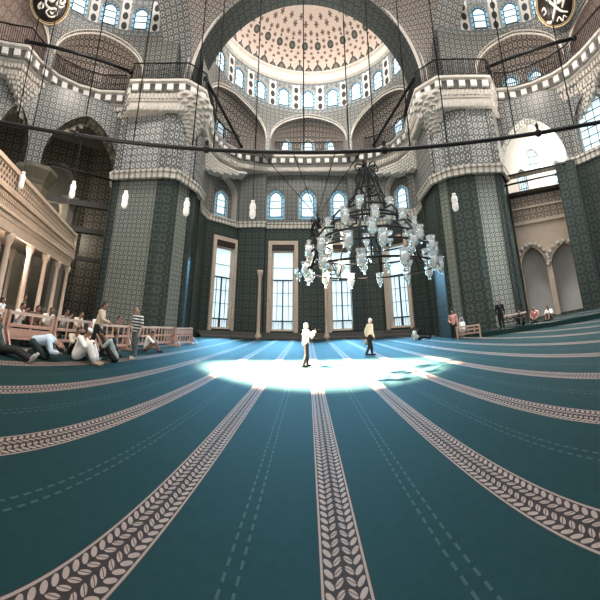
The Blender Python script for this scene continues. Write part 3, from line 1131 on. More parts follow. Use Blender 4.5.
for sx, nm, xf, xb in ((-1, 'left', -8.3, -10.7), (1, 'right', 10.3, 12.5)):
    bm = bmesh.new()
    for i in range(N):
        t0, t1 = PI * i / N, PI * (i + 1) / N
        f = lambda t, x: (x, YC + AR * math.cos(t), AZ + AR * math.sin(t))
        quad(bm, [f(t0, xf), f(t1, xf), f(t1, xb), f(t0, xb)], [(AR * t0, 0), (AR * t1, 0), (AR * t1, 2.3), (AR * t0, 2.3)], 0, True)
        g = lambda t, r: (xb, YC + r * math.cos(t), AZ + r * math.sin(t))
        quad(bm, [g(t0, AR), g(t1, AR), g(t1, AR + 1.4), g(t0, AR + 1.4)], [(0, 0), (1, 0), (1, 1), (0, 1)], 1)
    quad(bm, [(xf, YC + AR, 18.5), (xb, YC + AR, 18.5), (xb, YC + AR, AZ), (xf, YC + AR, AZ)], [(0, 0), (2.4, 0), (2.4, 1), (0, 1)], 0)
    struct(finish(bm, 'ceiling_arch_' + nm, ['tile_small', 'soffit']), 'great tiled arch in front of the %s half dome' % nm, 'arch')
    # pendentive between the far arch and this side arch
    bm = bmesh.new()
    rows = []
    NZ, NU = 22, 10
    for j in range(NZ + 1):
        z = AZ + (AR + .3) * j / NZ
        hh = math.sqrt(max(0, AR * AR - min(AR, z - AZ) ** 2))
        A = Vector((AC + sx * hh, 17.8))
        B = Vector((xf, YC + hh))
        cen = Vector((AC, YC))
        row = []
        for i in range(NU + 1):
            u = i / NU
            q = A.lerp(B, u)
            dr = (q - cen)
            rr = (A - cen).length * (1 - u) + (B - cen).length * u
            q = cen + dr.normalized() * (dr.length * .35 + rr * .65)
            row.append((q.x, q.y, z, u * (A - B).length, z))
        rows.append(row)
    for a, b in zip(rows, rows[1:]):
        for i in range(NU):
            ps = [a[i], a[i + 1], b[i + 1], b[i]]
            quad(bm, [p[:3] for p in ps], [p[3:] for p in ps], 0, True)
    struct(finish(bm, 'ceiling_pendentive_' + nm, ['arabesque']), 'curved pendentive with dense arabesque above the %s pier' % nm, 'pendentive')

# ---- aisles ------------------------------------------------------
PB = Path([(-11.5, 24.5), (-20, 21.5), (-27, 11), (-28, 1)], -1)
bm = bmesh.new()
wall(bm, PB, 0, 18, [dict(s=PB.at_az(-49.2), hw=1.7, sill=0, spring=12.6, rise=2.6, depth=1.5, point=.2)], 0, 1)
quad(bm, [(-13.6, 18.0, 17.58), (-13.6, 26, 17.58), (-30, 26, 17.58), (-30, 18, 17.58)], [(0, 0), (18, 0), (18, 25), (0, 25)], 1)
quad(bm, [(-13.6, 18.0, 17.58), (-30, 18, 17.58), (-30, 11.6, 17.58), (-17.6, 11.6, 17.58)], [(0, 0), (18, 0), (18, 25), (0, 25)], 1)
quad(bm, [(-17.6, 11.6, 17.58), (-30, 11.6, 17.58), (-30, 0, 17.58), (-19.4, 0, 17.58), (-19.1, 7.4, 17.58)], [(0, 0), (18, 0), (18, 25), (9, 25), (0, 25)], 1)
_p = PB.at_az(-49.2); _q, _n = PB.at(_p), PB.nrm(_p)
_t = Vector((_n.y, -_n.x))
quad(bm, [(*(_q + _n * 1.4 - _t * 2), 0), (*(_q + _n * 1.4 + _t * 2), 0), (*(_q + _n * 1.4 + _t * 2), 16), (*(_q + _n * 1.4 - _t * 2), 16)], [(0, 0), (4, 0), (4, 16), (0, 16)], 1)
quad(bm, [(-30, 0, 0), (-30, 26, 0), (-30, 26, 18), (-30, 0, 18)], [(0, 0), (26, 0), (26, 18), (0, 18)], 1)
quad(bm, [(-30, 26.5, 0), (-10, 26.5, 0), (-10, 26.5, 18), (-30, 26.5, 18)], [(0, 0), (20, 0), (20, 18), (0, 18)], 1)
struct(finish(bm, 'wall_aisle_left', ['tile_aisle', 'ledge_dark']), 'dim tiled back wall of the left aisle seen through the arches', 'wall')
bm = bmesh.new()                                        # gallery inside the left aisle
for z in (7.6, 9.9):
    bar(bm, (-13.0, 21.5, z), (-25.5, 11.0, z), .5, .45)
bar(bm, (-13, 21.5, 5.2), (-25.5, 11, 5.2), .35, .35)
struct(finish(bm, 'trim_gallery_left', ['ledge_dark']), 'grey stone gallery beams across the dim left aisle', 'gallery')


def column(name, x, y, r, h, label, mat, ang=8, cap=None):
    bm = bmesh.new()
    lathe(bm, [(0, 0), (r * 1.15, 0), (r * 1.15, .5), (r, .7), (r, h - 1.2), (r * 1.06, h - 1.1), (r * 1.1, h - .9)], (x, y, 0), ang)
    lathe(bm, [(r * 1.1, h - .9), (r * 1.45, h - .25), (r * 1.45, h), (0, h)], (x, y, 0), ang, 1)
    return struct(finish(bm, name, [mat, cap or mat]), label, 'column')


M['olive_stone'] = plain('olive grey stone', (0.16, 0.14, 0.10), 0.7, 0, .25, 2)
column('pillar_aisle_left', -16.55, 11.9, 1.15, 10.1, 'stout octagonal olive stone pillar between the dark left arches', 'olive_stone')
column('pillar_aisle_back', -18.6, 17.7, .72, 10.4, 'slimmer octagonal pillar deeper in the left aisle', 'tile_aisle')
bm = bmesh.new()
prism(bm, [(16.9, 12.95), (17.75, 11.7), (18.6, 12.2), (17.7, 13.5)], 0, ZS)
struct(finish(bm, 'pillar_aisle_right', ['tile_dark']), 'dark green pillar right of the bright arch', 'pillar')
# right aisle: white upper wall and cream arcade
t = Vector((.663, -.749))
n = Vector((.749, .663))
c0 = Vector((18.4, 16.3))
PWR = Path([c0 - t * 6.5, c0 + t * 7.5], 1)
bm = bmesh.new()
ow = []
for az, sill, spr, hw, lab in ((48.3, 11.9, 13.9, .55, 'slim arched window high on the white wall behind the right arch'), (45.6, 10.6, 12.2, .42, 'small arched window on the white wall next to the right pier'), (52.9, 10.6, 12.4, .42, 'small arched window on the white wall next to the right pillar')):
    ow.append(win_op(PWR, PWR.at_az(az), hw, sill, spr, .7, 'grid', lab, 'small windows on the white wall', .5, .2))
wall(bm, PWR, 0, 18, ow, 0, 1)
quad(bm, [(14.7, 16.3, 17.65), (14.7, 24, 17.65), (27, 24, 17.65), (27, 11.8, 17.65), (18.3, 11.8, 17.65)], [(0, 0), (0, 8), (9, 8), (9, 0), (4, 0)], 0)
quad(bm, [(18.3, 11.8, 17.65), (27, 11.8, 17.65), (27, 2, 17.65), (18.6, 2, 17.65)], [(0, 0), (9, 0), (9, 9), (0, 9)], 0)
struct(finish(bm, 'wall_aisle_right', ['white', 'ledge_dark']), 'bright white plaster wall behind the right arch', 'wall')

M['text_band'] = tile('carved inscription band', 0.55, (0.30, 0.235, 0.18), (0.10, 0.075, 0.055), (0.52, 0.43, 0.35), (0.2, 0.14, 0.1), petals=3)
PAR = Path([c0 - t * 6.0 - n * 1.6, c0 + t * 6.6 - n * 1.6], 1)
bm = bmesh.new()
oa = [dict(s=PAR.at_az(az), hw=hw, sill=0.0, spring=z, rise=1.4, depth=.8, point=.3) for az, hw, z in ((38.5, .95, 4.5), (44.9, .95, 4.3), (51.3, 1.2, 4.1), (58.3, 1.2, 4.2))]
wall(bm, PAR, 0.0, 7.6, oa, 0, 3, .8)
wall(bm, PAR, 7.6, 10.0, [], 1, 1, .8)
sweep(bm, PAR, [(0, 7.4), (-.18, 7.5), (-.18, 7.75), (0, 7.8)], step=3, mis=[0, 0, 0])
sweep(bm, PAR, [(0, 8.75), (-.1, 8.78), (-.1, 8.92), (0, 8.95)], step=3, mis=[0, 0, 0])
sweep(bm, PAR, [(0, 9.8), (-.3, 9.95), (-.3, 10.2), (1.6, 10.2)], step=3, mis=[2, 2, 0])
for o_ in oa:                                           # ball-shaped voussoirs round the arches
    for k in range(11):
        th = PI * k / 10
        q = PAR.at(o_['s'] - (o_['hw'] + .25) * math.cos(th)) - n * .08
        ball(bm, (q.x, q.y, o_['spring'] + 1.55 * math.sin(th)), .17, 8, 6, None, 4)
struct(finish(bm, 'wall_arcade_right', ['cream', 'text_band', 'dark_wood', 'wood', 'stone']), 'cream marble gallery with carved bands and pointed arches behind the right arch', 'gallery')


# ================================================================== things
# ---- iron railings on the ledges ----------------------------------
for k, lab, step in (('left', 'black iron railing on the curved ledge above the dark left arches', .17), ('pier_left', 'black iron railing on top of the left pier', .17), ('far', 'black iron railing along the ledge of the far apse', .22), ('pier_right', 'black iron railing on top of the right pier', .17), ('right', 'black iron railing on the curved ledge above the bright right arch', .17)):
    P = LEDGE[k][0]
    r = empty('iron_railing', (*P.at(P.L / 2), 18.7))
    tag(r, lab, 'railing', 'iron railings on the ledges')
    r.location = (0, 0, 0)
    off = .16
    s0, s1 = .05, P.L - .05
    bm = bmesh.new()
    s = s0
    while s <= s1:
        q = P.off(s, off)
        bar(bm, (*q, 18.72), (*q, 20.25), .042)
        s += step
    finish(bm, 'balusters', 'iron', r)
    for z in (18.85, 20.25):
        bm = bmesh.new()
        tube(bm, [(*P.off(s, off), z) for s in P.samples(s0, s1, .6)], .06, 5)
        finish(bm, 'handrail' if z > 19 else 'bottom_rail', 'iron', r)

# ---- tie rods ------------------------------------------------------
for a, b, rr, lab in (
        ((-12.4, 15.7, 19.5), (-17.1, 9.3, 19.2), .12, 'thick dark tie rod in front of the curved left railing'),
        ((13.5, 14.7, 19.5), (17.6, 9.4, 19.9), .12, 'thick dark tie rod in front of the curved right railing'),
        ((-7.3, 18.6, 19.9), (-6.0, 26.9, 19.0), .13, 'dark tie rod in front of the left niche of the far apse'),
        ((8.8, 18.2, 19.9), (7.5, 26.4, 19.0), .13, 'dark tie rod in front of the right niche of the far apse'),
        ((14.2, 15.9, 11.0), (17.1, 12.2, 11.0), .07, 'upper of two iron tie bars across the bright right arch'),
        ((14.2, 15.9, 10.3), (16.6, 12.8, 10.3), .07, 'lower of two iron tie bars across the bright right arch'),
        ((-16.0, 12.6, 10.9), (-13.2, 16.6, 10.9), .08, 'dark tie bar across the larger dark left arch')):
    bm = bmesh.new()
    tube(bm, [a, b], rr, 8)
    for q in (a, b): ball(bm, q, rr * 1.7, 8, 6)
    tag(finish(bm, 'tie_rod', 'iron'), lab, 'tie rod', 'iron tie rods')

# ---- calligraphy roundels -----------------------------------------
def roundel(C, n, strokes, label, rad=1.45):
    n = Vector(n).normalized()
    t = Vector((0, 0, 1)).cross(n).normalized()      # screen right when seen from the hall
    up = n.cross(t)
    Rm = Matrix((t, up, n)).transposed()
    r = empty('calligraphy_roundel', C)
    r.rotation_euler = Rm.to_euler()
    tag(r, label, 'roundel', 'painted calligraphy roundels')
    bm = bmesh.new()
    lathe(bm, [(0, -.1), (rad, -.1), (rad, 0), (0, 0)], n=40)
    finish(bm, 'panel', 'black_panel', r)
    bm = bmesh.new()
    for q, rr in ((rad, .05), (rad * .92, .022)):
        tube(bm, [(q * math.cos(2 * PI * k / 48), q * math.sin(2 * PI * k / 48), .02) for k in range(48)], rr, 6, True)
    finish(bm, 'rim', 'gold', r)
    bm = bmesh.new()
    for pts, wd in strokes:
        # smooth the stroke
        P_ = [Vector((x, y, 0)) * rad for x, y in pts]
        sm = []
        for i in range(len(P_) - 1):
            p0, p1, p2, p3 = P_[max(i - 1, 0)], P_[i], P_[i + 1], P_[min(i + 2, len(P_) - 1)]
            for j in range(6):
                u = j / 6
                sm.append(.5 * ((2 * p1) + (p2 - p0) * u + (2 * p0 - 5 * p1 + 4 * p2 - p3) * u * u + (3 * p1 - p0 - 3 * p2 + p3) * u ** 3))
        sm.append(P_[-1])
        L = len(sm)
        tube(bm, [p + Vector((0, 0, .02)) for p in sm], [wd * rad * (.55 + .45 * math.sin(PI * min(1, .15 + i / L))) for i in range(L)], 6)
    finish(bm, 'lettering', 'white_paint', r)
    return r


# strokes in a unit circle, y up
ST_L = [([(-.55, .75), (-.35, .55), (-.6, .40), (-.75, .55), (-.60, .68), (-.2, .45), (.05, .35), (.25, .62), (.05, .72), (-.1, .45), (.2, .2), (.5, .45)], .07),
        ([(.05, .95), (.3, .75), (.55, .5), (.72, .18), (.55, .05), (.3, .25), (.1, .02), (-.15, .1), (-.2, -.15), (.05, -.3), (.35, -.25), (.45, -.5), (.15, -.65), (-.1, -.5), (0, -.35)], .07),
        ([(.55, .2), (.35, -.02), (.6, -.12), (.75, .02)], .06),
        ([(-.55, -.3), (-.4, -.18), (-.32, -.32), (-.5, -.42), (-.55, -.3)], .07),
        ([(.1, -.42), (.2, -.5), (.28, -.42)], .05)]
ST_R = [([(-.55, .55), (-.35, .3), (-.05, -.05), (.2, -.35), (.55, -.5)], .075),
        ([(-.6, -.62), (-.4, -.7), (-.2, -.45), (0, -.05), (.05, .25), (.3, .3), (.15, .0), (.45, .1), (.3, -.25), (.7, .35)], .07),
        ([(.1, .65), (.25, .78), (.4, .65), (.25, .5), (.1, .65)], .06),
        ([(.25, .5), (.05, .45), (-.15, .5)], .05),
        ([(-.75, -.1), (-.6, 0), (-.55, -.2), (-.7, -.3)], .04),
        ([(-.1, -.75), (.05, -.6), (.2, -.8), (.3, -.6), (.45, -.72)], .04)]
roundel((-16.35, 10.0, 22.75), (15.9 - 2, -10.75 + 1, -9), ST_L, 'round black panel with white looping calligraphy above the left railing')
roundel((16.75, 9.85, 22.65), (-16.9 + 2, -9.75 + 1, -9), ST_R, 'round black panel with crossed white calligraphy above the right railing')

# ---- hanging ring with its cables ---------------------------------
RC, RR, RZ = Vector((0.0, -1.5)), 10.45, 7.15
ring = empty('hanging_lamp_ring', (RC.x, RC.y, RZ))
tag(ring, 'wide black iron ring hung on cables across the whole hall', 'lamp ring')
bm = bmesh.new()
tube(bm, [(RR * math.cos(2 * PI * k / 120), RR * math.sin(2 * PI * k / 120), 0) for k in range(120)], .072, 8, True)
finish(bm, 'hoop', 'iron', ring)


def on_ring(az):
    a = math.radians(az)
    d = Vector((math.sin(a), math.cos(a)))
    # |d t - RC| = RR
    b = -2 * d.dot(RC)
    c = RC.dot(RC) - RR * RR
    t_ = (-b + math.sqrt(b * b - 4 * c)) / 2
    return d * t_


for az in (-60, -56.5, -46.2, -35.5, -23.0, -18.5, -9.6, 0.8, 10.5, 16.0, 23.5, 31.4, 45.8, 58):
    q = on_ring(az) - RC
    bm = bmesh.new()
    tube(bm, [(q.x, q.y, 0), (q.x * .9, q.y * .9, 30)], .022, 5)
    finish(bm, 'suspension_cable', 'iron', ring)
for az in (-47.5, 18.0, 50.5, -20):
    q = on_ring(az) - RC
    bm = bmesh.new()
    ball(bm, (q.x, q.y, .0), .13, 10, 8)
    lathe(bm, [(0, .1), (.05, .12), (.07, .3), (0, .42)], (q.x, q.y, 0), 8)
    finish(bm, 'hook', 'iron', ring)


# ---- small pendant lamps ------------------------------------------
def pendant(loc, top, label):
    r = empty('pendant_lamp', loc)
    r.scale = (.82, .82, .82)
    top = loc[2] + (top - loc[2]) / .82
    tag(r, label, 'pendant lamp', 'glass pendant lamps hung round the ring')
    bm = bmesh.new()
    tube(bm, [(0, 0, .33), (0, 0, top - loc[2])], .013, 5)
    finish(bm, 'wire', 'iron', r)
    bm = bmesh.new()
    lathe(bm, [(0, .38), (.07, .36), (.085, .28), (.06, .24), (0, .24)], n=12)
    finish(bm, 'cap', 'white_paint', r)
    bm = bmesh.new()
    lathe(bm, [(.06, .25), (.115, .20), (.13, .05), (.10, -.02), (.12, -.08), (.125, -.25), (.08, -.36), (0, -.38)], n=14)
    finish(bm, 'glass_shade', 'lamp_white', r)
    return r


for az, z, lab in ((-56.5, 5.42, 'white pendant lamp in front of the stout left pillar'),
                   (-46.2, 5.45, 'white pendant lamp in front of the larger dark left arch'),
                   (-35.5, 5.42, 'white pendant lamp near the left edge of the left pier'),
                   (-23.0, 5.42, 'white pendant lamp at the right edge of the left pier'),
                   (-9.6, 5.5, 'white pendant lamp before the pilaster left of the arched far windows'),
                   (31.4, 5.42, 'white pendant lamp in front of the dark green right pier')):
    q = on_ring(az)
    k = math.hypot(*q)
    pendant((q.x, q.y, 1.7 + (z - 1.7) * k / 10), RZ - .09, lab)


# ---- chandeliers ---------------------------------------------------
def cup_meshes():
    bm = bmesh.new()
    lathe(bm, [(.05, -.30), (.03, -.26), (.05, -.22), (.115, -.10), (.125, .02), (.10, .10), (.13, .20), (.12, .20), (.09, .10), (.112, .02), (.10, -.09), (.0, -.19)], n=12)
    me = bpy.data.meshes.new('glass_cup')
    bm.to_mesh(me); bm.free()
    me.materials.append(M['glass'])
    bm = bmesh.new()
    lathe(bm, [(0, -.16), (.07, -.08), (.085, .02), (.06, .07), (0, .075)], n=10)
    m2 = bpy.data.meshes.new('light_bulb')
    bm.to_mesh(m2); bm.free()
    m2.materials.append(M['lamp_white'])
    return me, m2


CUP, BULB = cup_meshes()


def chandelier(loc, tiers, ribs, crown, top, label, name='chandelier', k=1.0, arms=8, wires=(), sz=1.0):
    r = empty(name, loc)
    r.scale = (sz, sz, sz)
    tag(r, label, 'chandelier')
    bm = bmesh.new()
    tube(bm, [(0, 0, tiers[-1][1] + .3), (0, 0, top)], .03 * k, 6)
    finish(bm, 'central_rod', 'iron', r)
    for R_, z, nl in tiers:
        bm = bmesh.new()
        tube(bm, [(R_ * math.cos(2 * PI * j / 48), R_ * math.sin(2 * PI * j / 48), z) for j in range(48)], .036 * k, 6, True)
        rg = finish(bm, 'tier_ring', 'iron', r)
        for j in range(nl):
            a = 2 * PI * (j + .3) / nl
            for me in (CUP, BULB):
                o = link(me.name, me, rg)
                o.location = ((R_ + .06) * math.cos(a), (R_ + .06) * math.sin(a), z - .02)
                o.scale = (k * 1.2, k * 1.2, k * 1.2)
    for j in range(arms):
        a = 2 * PI * (j + .5) / arms
        bm = bmesh.new()
        tube(bm, [(q * math.cos(a), q * math.sin(a), z) for q, z in ribs], .036 * k, 6)
        finish(bm, 'curved_arm', 'iron', r)
    for j in range(crown):
        a = 2 * PI * j / crown
        zt = ribs[0][1]
        bm = bmesh.new()
        sp = [(.05, 0), (.18, .18), (.34, .22), (.44, .10), (.40, -.04), (.28, -.02), (.30, .08)]
        tube(bm, [(q * math.cos(a), q * math.sin(a), zt - .05 + z) for q, z in sp], .03, 5)
        tube(bm, [((.12 + .32 * math.sin(PI * u)) * math.cos(a), (.12 + .32 * math.sin(PI * u)) * math.sin(a), zt - 1.0 * u) for u in [i / 8 for i in range(9)]], .03, 5)
        finish(bm, 'crown_scroll', 'iron', r)
    for q in wires:
        bm = bmesh.new()
        tube(bm, [(0, 0, top * .0 + wires_z), q], .018, 5)
        finish(bm, 'stay_cable', 'iron', r)
    return r


wires_z = 0
q0 = on_ring(14.0)
chandelier((q0.x, q0.y, .17),
           [(.46, 6.15, 0), (.82, 5.40, 5), (1.0, 5.08, 0), (1.45, 4.78, 10), (1.72, 4.30, 6), (2.08, 3.86, 14), (2.2, 3.3, 12)],
           [(.10, 7.05), (.20, 6.75), (.40, 6.4), (.46, 6.15), (.55, 5.9), (.82, 5.62), (.86, 5.32), (.84, 5.2), (1.22, 5.22), (1.46, 4.95), (1.44, 4.72), (1.42, 4.6), (1.78, 4.55), (2.05, 4.2), (2.1, 3.72), (2.25, 3.2)],
           6, 7.74, 'large black iron chandelier of stacked rings with glass cups, right of centre', sz=q0.length / 10)
wires_z = 7.6
chandelier((1.0, 16.6, 0.0),
           [(.5, 5.9, 4), (1.15, 4.3, 8)],
           [(.05, 7.3), (.28, 6.9), (.5, 5.9), (.62, 5.2), (.95, 4.75), (1.15, 4.3)],
           5, 8.4, 'smaller spidery chandelier hung on slanting cables before the far wall', arms=8,
           wires=[(on_ring(a).x - 1.0, on_ring(a).y - 16.6, RZ) for a in (-8.5, -1.5, 7.5, 13.0)])


# ---- raised lattice gallery at the left ----------------------------
GA, GB = Vector((-7.45, 3.85)), Vector((-12.3, 12.7))
ge = (GB - GA).normalized()
gn = Vector((ge.y, -ge.x))                                 # towards the hall
if gn.x < 0: gn = -gn
gL = (GB - GA).length
RG = Matrix(((ge.x, gn.x, 0), (ge.y, gn.y, 0), (0, 0, 1)))
gal = empty('raised_gallery', (GB.x, GB.y, 0))
tag(gal, 'cream raised gallery with a lattice balustrade at the left edge', 'gallery')
gal.location = (0, 0, 0)
gal.scale = (1, 1, 1.04)


def gp(s, o=0.0, z=0.0):
    q = GA + ge * s + gn * o
    return Vector((q.x, q.y, z))


def gpart(name, mat, fn):
    bm = bmesh.new()
    fn(bm)
    return finish(bm, name, mat, gal)


gpart('top_rail', 'cream', lambda bm: (box(bm, gp(gL / 2, 0, 5.27), (gL + .1, .26, .14), RG), box(bm, gp(gL / 2, 0, 4.62), (gL + .1, .2, .1), RG), box(bm, gp(gL / 2, .03, 4.50), (gL + .1, .22, .06), RG)))


def lattice(bm):
    s = 0
    z0, z1 = 4.66, 5.21
    h = z1 - z0
    while s < gL - .5:
        for a, b in (((s, z0), (s + h * .55, z1)), ((s, z1), (s + h * .55, z0))):
            bar(bm, gp(a[0], 0, a[1]), gp(b[0], 0, b[1]), .036, .05)
        s += .2
    for z in (4.84, 5.03): bar(bm, gp(0, 0, z), gp(gL, 0, z), .03, .03)


gpart('lattice_screen', 'cream', lattice)
gpart('screen_shade', 'dark_wood', lambda bm: box(bm, gp(gL / 2, -.16, 4.94), (gL, .04, .62), RG))  # added dark sheet standing in for the shade in the lattice holes


def carved(bm):
    s = .06
    while s < gL:
        for z in (4.34, 4.12): box(bm, gp(s + (.06 if z < 4.2 else 0), .0, z), (.06, .12, .17), RG)
        s += .125


gpart('carved_band', 'cream', carved)
gpart('band_shade', 'dark_wood', lambda bm: box(bm, gp(gL / 2, -.12, 4.2), (gL, .16, .62), RG))  # added dark sheet, shade between the carved teeth
gpart('floor_slab', 'cream', lambda bm: (box(bm, gp(gL / 2, -1.5, 3.82), (gL, 3.1, .2), RG), box(bm, gp(gL / 2, .06, 3.93), (gL + .1, .2, .09), RG)))
gpart('end_panel', 'cream', lambda bm: (box(bm, gp(gL, -.0, 4.6), (.14, .26, 1.6), RG), box(bm, gp(gL, -1.5, 4.6), (.1, 3.0, 1.3), RG)))
gpart('arch_frieze', 'cream', lambda bm: [box(bm, gp(gL / 2, -.05, 3.55), (gL, .12, .34), RG)])
for i in range(6):
    s = .12 + (gL - .24) * i / 5
    bm = bmesh.new()
    lathe(bm, [(0, 0), (.2, 0), (.2, .3), (.11, .42), (.1, 3.0), (.18, 3.25), (.2, 3.4), (0, 3.4)], gp(s, -.1, 0), 12)
    finish(bm, 'column', 'cream', gal)
    bm = bmesh.new()
    lathe(bm, [(0, 0), (.2, 0), (.2, .3), (.11, .42), (.1, 3.0), (.18, 3.25), (.2, 3.72), (0, 3.72)], gp(s, -2.8, 0), 12)
    finish(bm, 'column', 'cream', gal)
bm = bmesh.new()
box(bm, gp(gL - .28, .16, 4.75), (.16, .05, .18), RG)
finish(bm, 'wall_switch', 'white_paint', gal)


# ---- wooden barriers -------------------------------------------------
def barrier(a, b, h, rails, pickets, label, mat='wood', feet=True, plank=None):
    a, b = Vector(a), Vector(b)
    L = (b - a).length
    r = empty('wooden_barrier', ((a.x + b.x) / 2, (a.y + b.y) / 2, 0), math.atan2((b - a).y, (b - a).x))
    tag(r, label, 'barrier', 'wooden barriers')
    for sx in (-1, 1):
        bm = bmesh.new()
        box(bm, (sx * (L / 2 - .05), 0, h / 2), (.09, .09, h))
        finish(bm, 'post', mat, r)
        if feet:
            bm = bmesh.new()
            for sy in (-1, 1): bar(bm, (sx * (L / 2 - .05), sy * .34, .03), (sx * (L / 2 - .05), sy * .03, .5), .06)
            box(bm, (sx * (L / 2 - .05), 0, .035), (.07, .8, .07))
            finish(bm, 'foot', mat, r)
    for z in rails:
        bm = bmesh.new()
        box(bm, (0, 0, z), (L - .02, .06, .085))
        finish(bm, 'rail', 'pale_wood' if z == max(rails) else mat, r)
    for i in range(pickets):
        x = -L / 2 + L * (i + 1) / (pickets + 1)
        bm = bmesh.new()
        box(bm, (x, 0, (min(rails) + max(rails)) / 2), (.05, .045, max(rails) - min(rails)))
        finish(bm, 'picket', mat, r)
    if plank:
        bm = bmesh.new()
        box(bm, (0, -.02, plank), (L - .1, .03, .22))
        finish(bm, 'plank', mat, r)
    return r


FX = -7.3
for y0, y1, h, rails, pk, lab, pl in (
        (4.1, 5.25, 1.08, (.30, .66, 1.02), 1, 'reddish wooden barrier with three rails at the left edge', None),
        (5.33, 7.2, 1.08, (.30, .66, 1.02), 1, 'reddish wooden barrier behind the man bowed in a blue shirt', .46),
        (7.28, 9.2, 1.05, (.3, .66, 1.0), 2, 'reddish wooden barrier behind the seated men in pale shirts', None),
        (9.28, 11.6, 1.0, (.18, .55, .95), 5, 'pale wooden barrier with upright pickets behind the man in the striped shirt', None),
        (11.68, 14.0, 1.0, (.18, .55, .95), 6, 'wooden barrier with upright pickets, middle of the far stretch', None),
        (14.08, 16.4, 1.0, (.18, .55, .95), 6, 'reddish picketed barrier, last but one before the left pier', None),
        (16.0, 18.4, 1.0, (.18, .55, .95), 6, 'reddish picketed barrier nearest the far wall', .75)):
    x = FX + (.0 if y0 < 9 else .12) + (.45 if y0 == 16.0 else 0)
    barrier((x, y0), (x + (.12 if y0 > 9 else 0), y1), h, rails, pk, lab, 'wood', True, pl)
for a, b, lab in (((11.45, 15.3), (13.3, 14.65), 'low dark wooden rail on the right platform in front of the pier'), ((9.05, 16.6), (10.1, 15.5), 'short red wooden rail at the foot of the right pier')):
    o = barrier(a, b, .78, (.3, .52, .72), 3, lab, 'wood' if a[0] < 11 else 'dark_wood', False)
    o.location.z = .26 if a[0] > 11 else 0

# bench behind the barriers
bn = empty('wooden_bench', (-8.12, 9.9, 0))
tag(bn, 'long dark wooden bench behind the barriers where people sit', 'bench')
for nm, c, sz in (('seat', (0, 0, .42), (.38, 7.8, .06)), ('backrest', (-.22, 0, .72), (.05, 7.8, .34))):
    bm = bmesh.new(); box(bm, c, sz); finish(bm, nm, 'dark_wood', bn)
for y in (-3.7, -1.25, 1.25, 3.7):
    for x in (-.17, .17):
        bm = bmesh.new(); box(bm, (x, y, .195), (.06, .06, .39)); finish(bm, 'leg', 'dark_wood', bn)

# ================================================================== people
SKIN = plain('skin', (0.42, 0.25, 0.18), 0.55, 0, .08, 9)
SKIN2 = plain('tanned skin', (0.30, 0.17, 0.115), 0.55, 0, .08, 9)
HAIRB = plain('black hair', (0.014, 0.011, 0.010), 0.6, 0, .2, 30)
HAIRW = plain('white hair', (0.78, 0.76, 0.73), 0.7, 0, .1, 30)
EYE = plain('dark eye', (0.01, 0.008, 0.008), .2)
CL = {}


def cloth(name, col, stripes=None):
    if name in CL: return CL[name]
    if not stripes:
        m = plain(name, col, 0.85, 0, .16, 7)
    else:
        m, b = new_mat(name, .85)
        x, y, z, v = coords('Object')
        f = fract(z / .105 + 0.02 * sinx(x * 9.0))
        setc(b, mixc(f < .42, col, stripes))
    CL[name] = m
    return m


def remesh(bm, name, mat, parent, voxel=.016, smooth=4):
    me = bpy.data.meshes.new(name)
    bm.to_mesh(me)
    bm.free()
    o = bpy.data.objects.new(name, me)
    COL.objects.link(o)
    md = o.modifiers.new('r', 'REMESH')
    md.mode = 'VOXEL'
    md.voxel_size = voxel
    ms = o.modifiers.new('s', 'SMOOTH')
    ms.factor = .5
    ms.iterations = smooth
    bpy.context.view_layer.update()
    ev = o.evaluated_get(bpy.context.evaluated_depsgraph_get())
    m2 = bpy.data.meshes.new_from_object(ev)
    m2.name = name
    o.modifiers.clear()
    o.data = m2
    bpy.data.meshes.remove(me)
    m2.materials.clear()
    m2.materials.append(mat)
    for p in m2.polygons: p.use_smooth = True
    if parent is not None: o.parent = parent
    return o


def limb(bm, pts, rs):
    """overlapping tapered capsules along the joints"""
    pts = [Vector(p) for p in pts]
    for i, (p, r) in enumerate(zip(pts, rs)): ball(bm, p, r, 10, 7)
    for i in range(len(pts) - 1): tube(bm, [pts[i], pts[i + 1]], [rs[i], rs[i + 1]], 10)


def V(*a): return Vector(a)


def pose_stand(stride=.1, lean=0, armL='down', armR='down', look=0):
    z = .92
    J = dict(pel=V(0, 0, z), chest=V(0, .03 + lean, 1.27), neck=V(0, .03 + lean * 1.3, 1.46), head=V(0, .06 + lean * 1.6, 1.61))
    for s, sg in (('L', -1), ('R', 1)):
        f = stride * (-sg)
        J['hip' + s] = V(sg * .09, 0, z - .03)
        J['kn' + s] = V(sg * .10, f * .55 + .05, .49)
        J['an' + s] = V(sg * .10, f - (.06 if f < 0 else 0), .085 + (.05 if f < -.12 else 0))
        J['to' + s] = J['an' + s] + V(sg * .03, .17, -.05)
        J['sh' + s] = J['chest'] + V(sg * .19, 0, .13)
        arm = armL if s == 'L' else armR
        sh = J['sh' + s]
        if arm == 'down': J['el' + s] = sh + V(sg * .06, -.02, -.29); J['wr' + s] = sh + V(sg * .07, .07, -.54)
        elif arm == 'back': J['el' + s] = sh + V(sg * .07, -.12, -.26); J['wr' + s] = sh + V(sg * .06, -.1, -.5)
        elif arm == 'camera': J['el' + s] = sh + V(sg * .06, .16, -.23); J['wr' + s] = sh + V(-sg * .07, .34, -.06)
        elif arm == 'bent': J['el' + s] = sh + V(sg * .07, -.02, -.28); J['wr' + s] = sh + V(0, .2, -.36)
        elif arm == 'forward': J['el' + s] = sh + V(sg * .05, .13, -.25); J['wr' + s] = sh + V(sg * .03, .36, -.3)
    return J


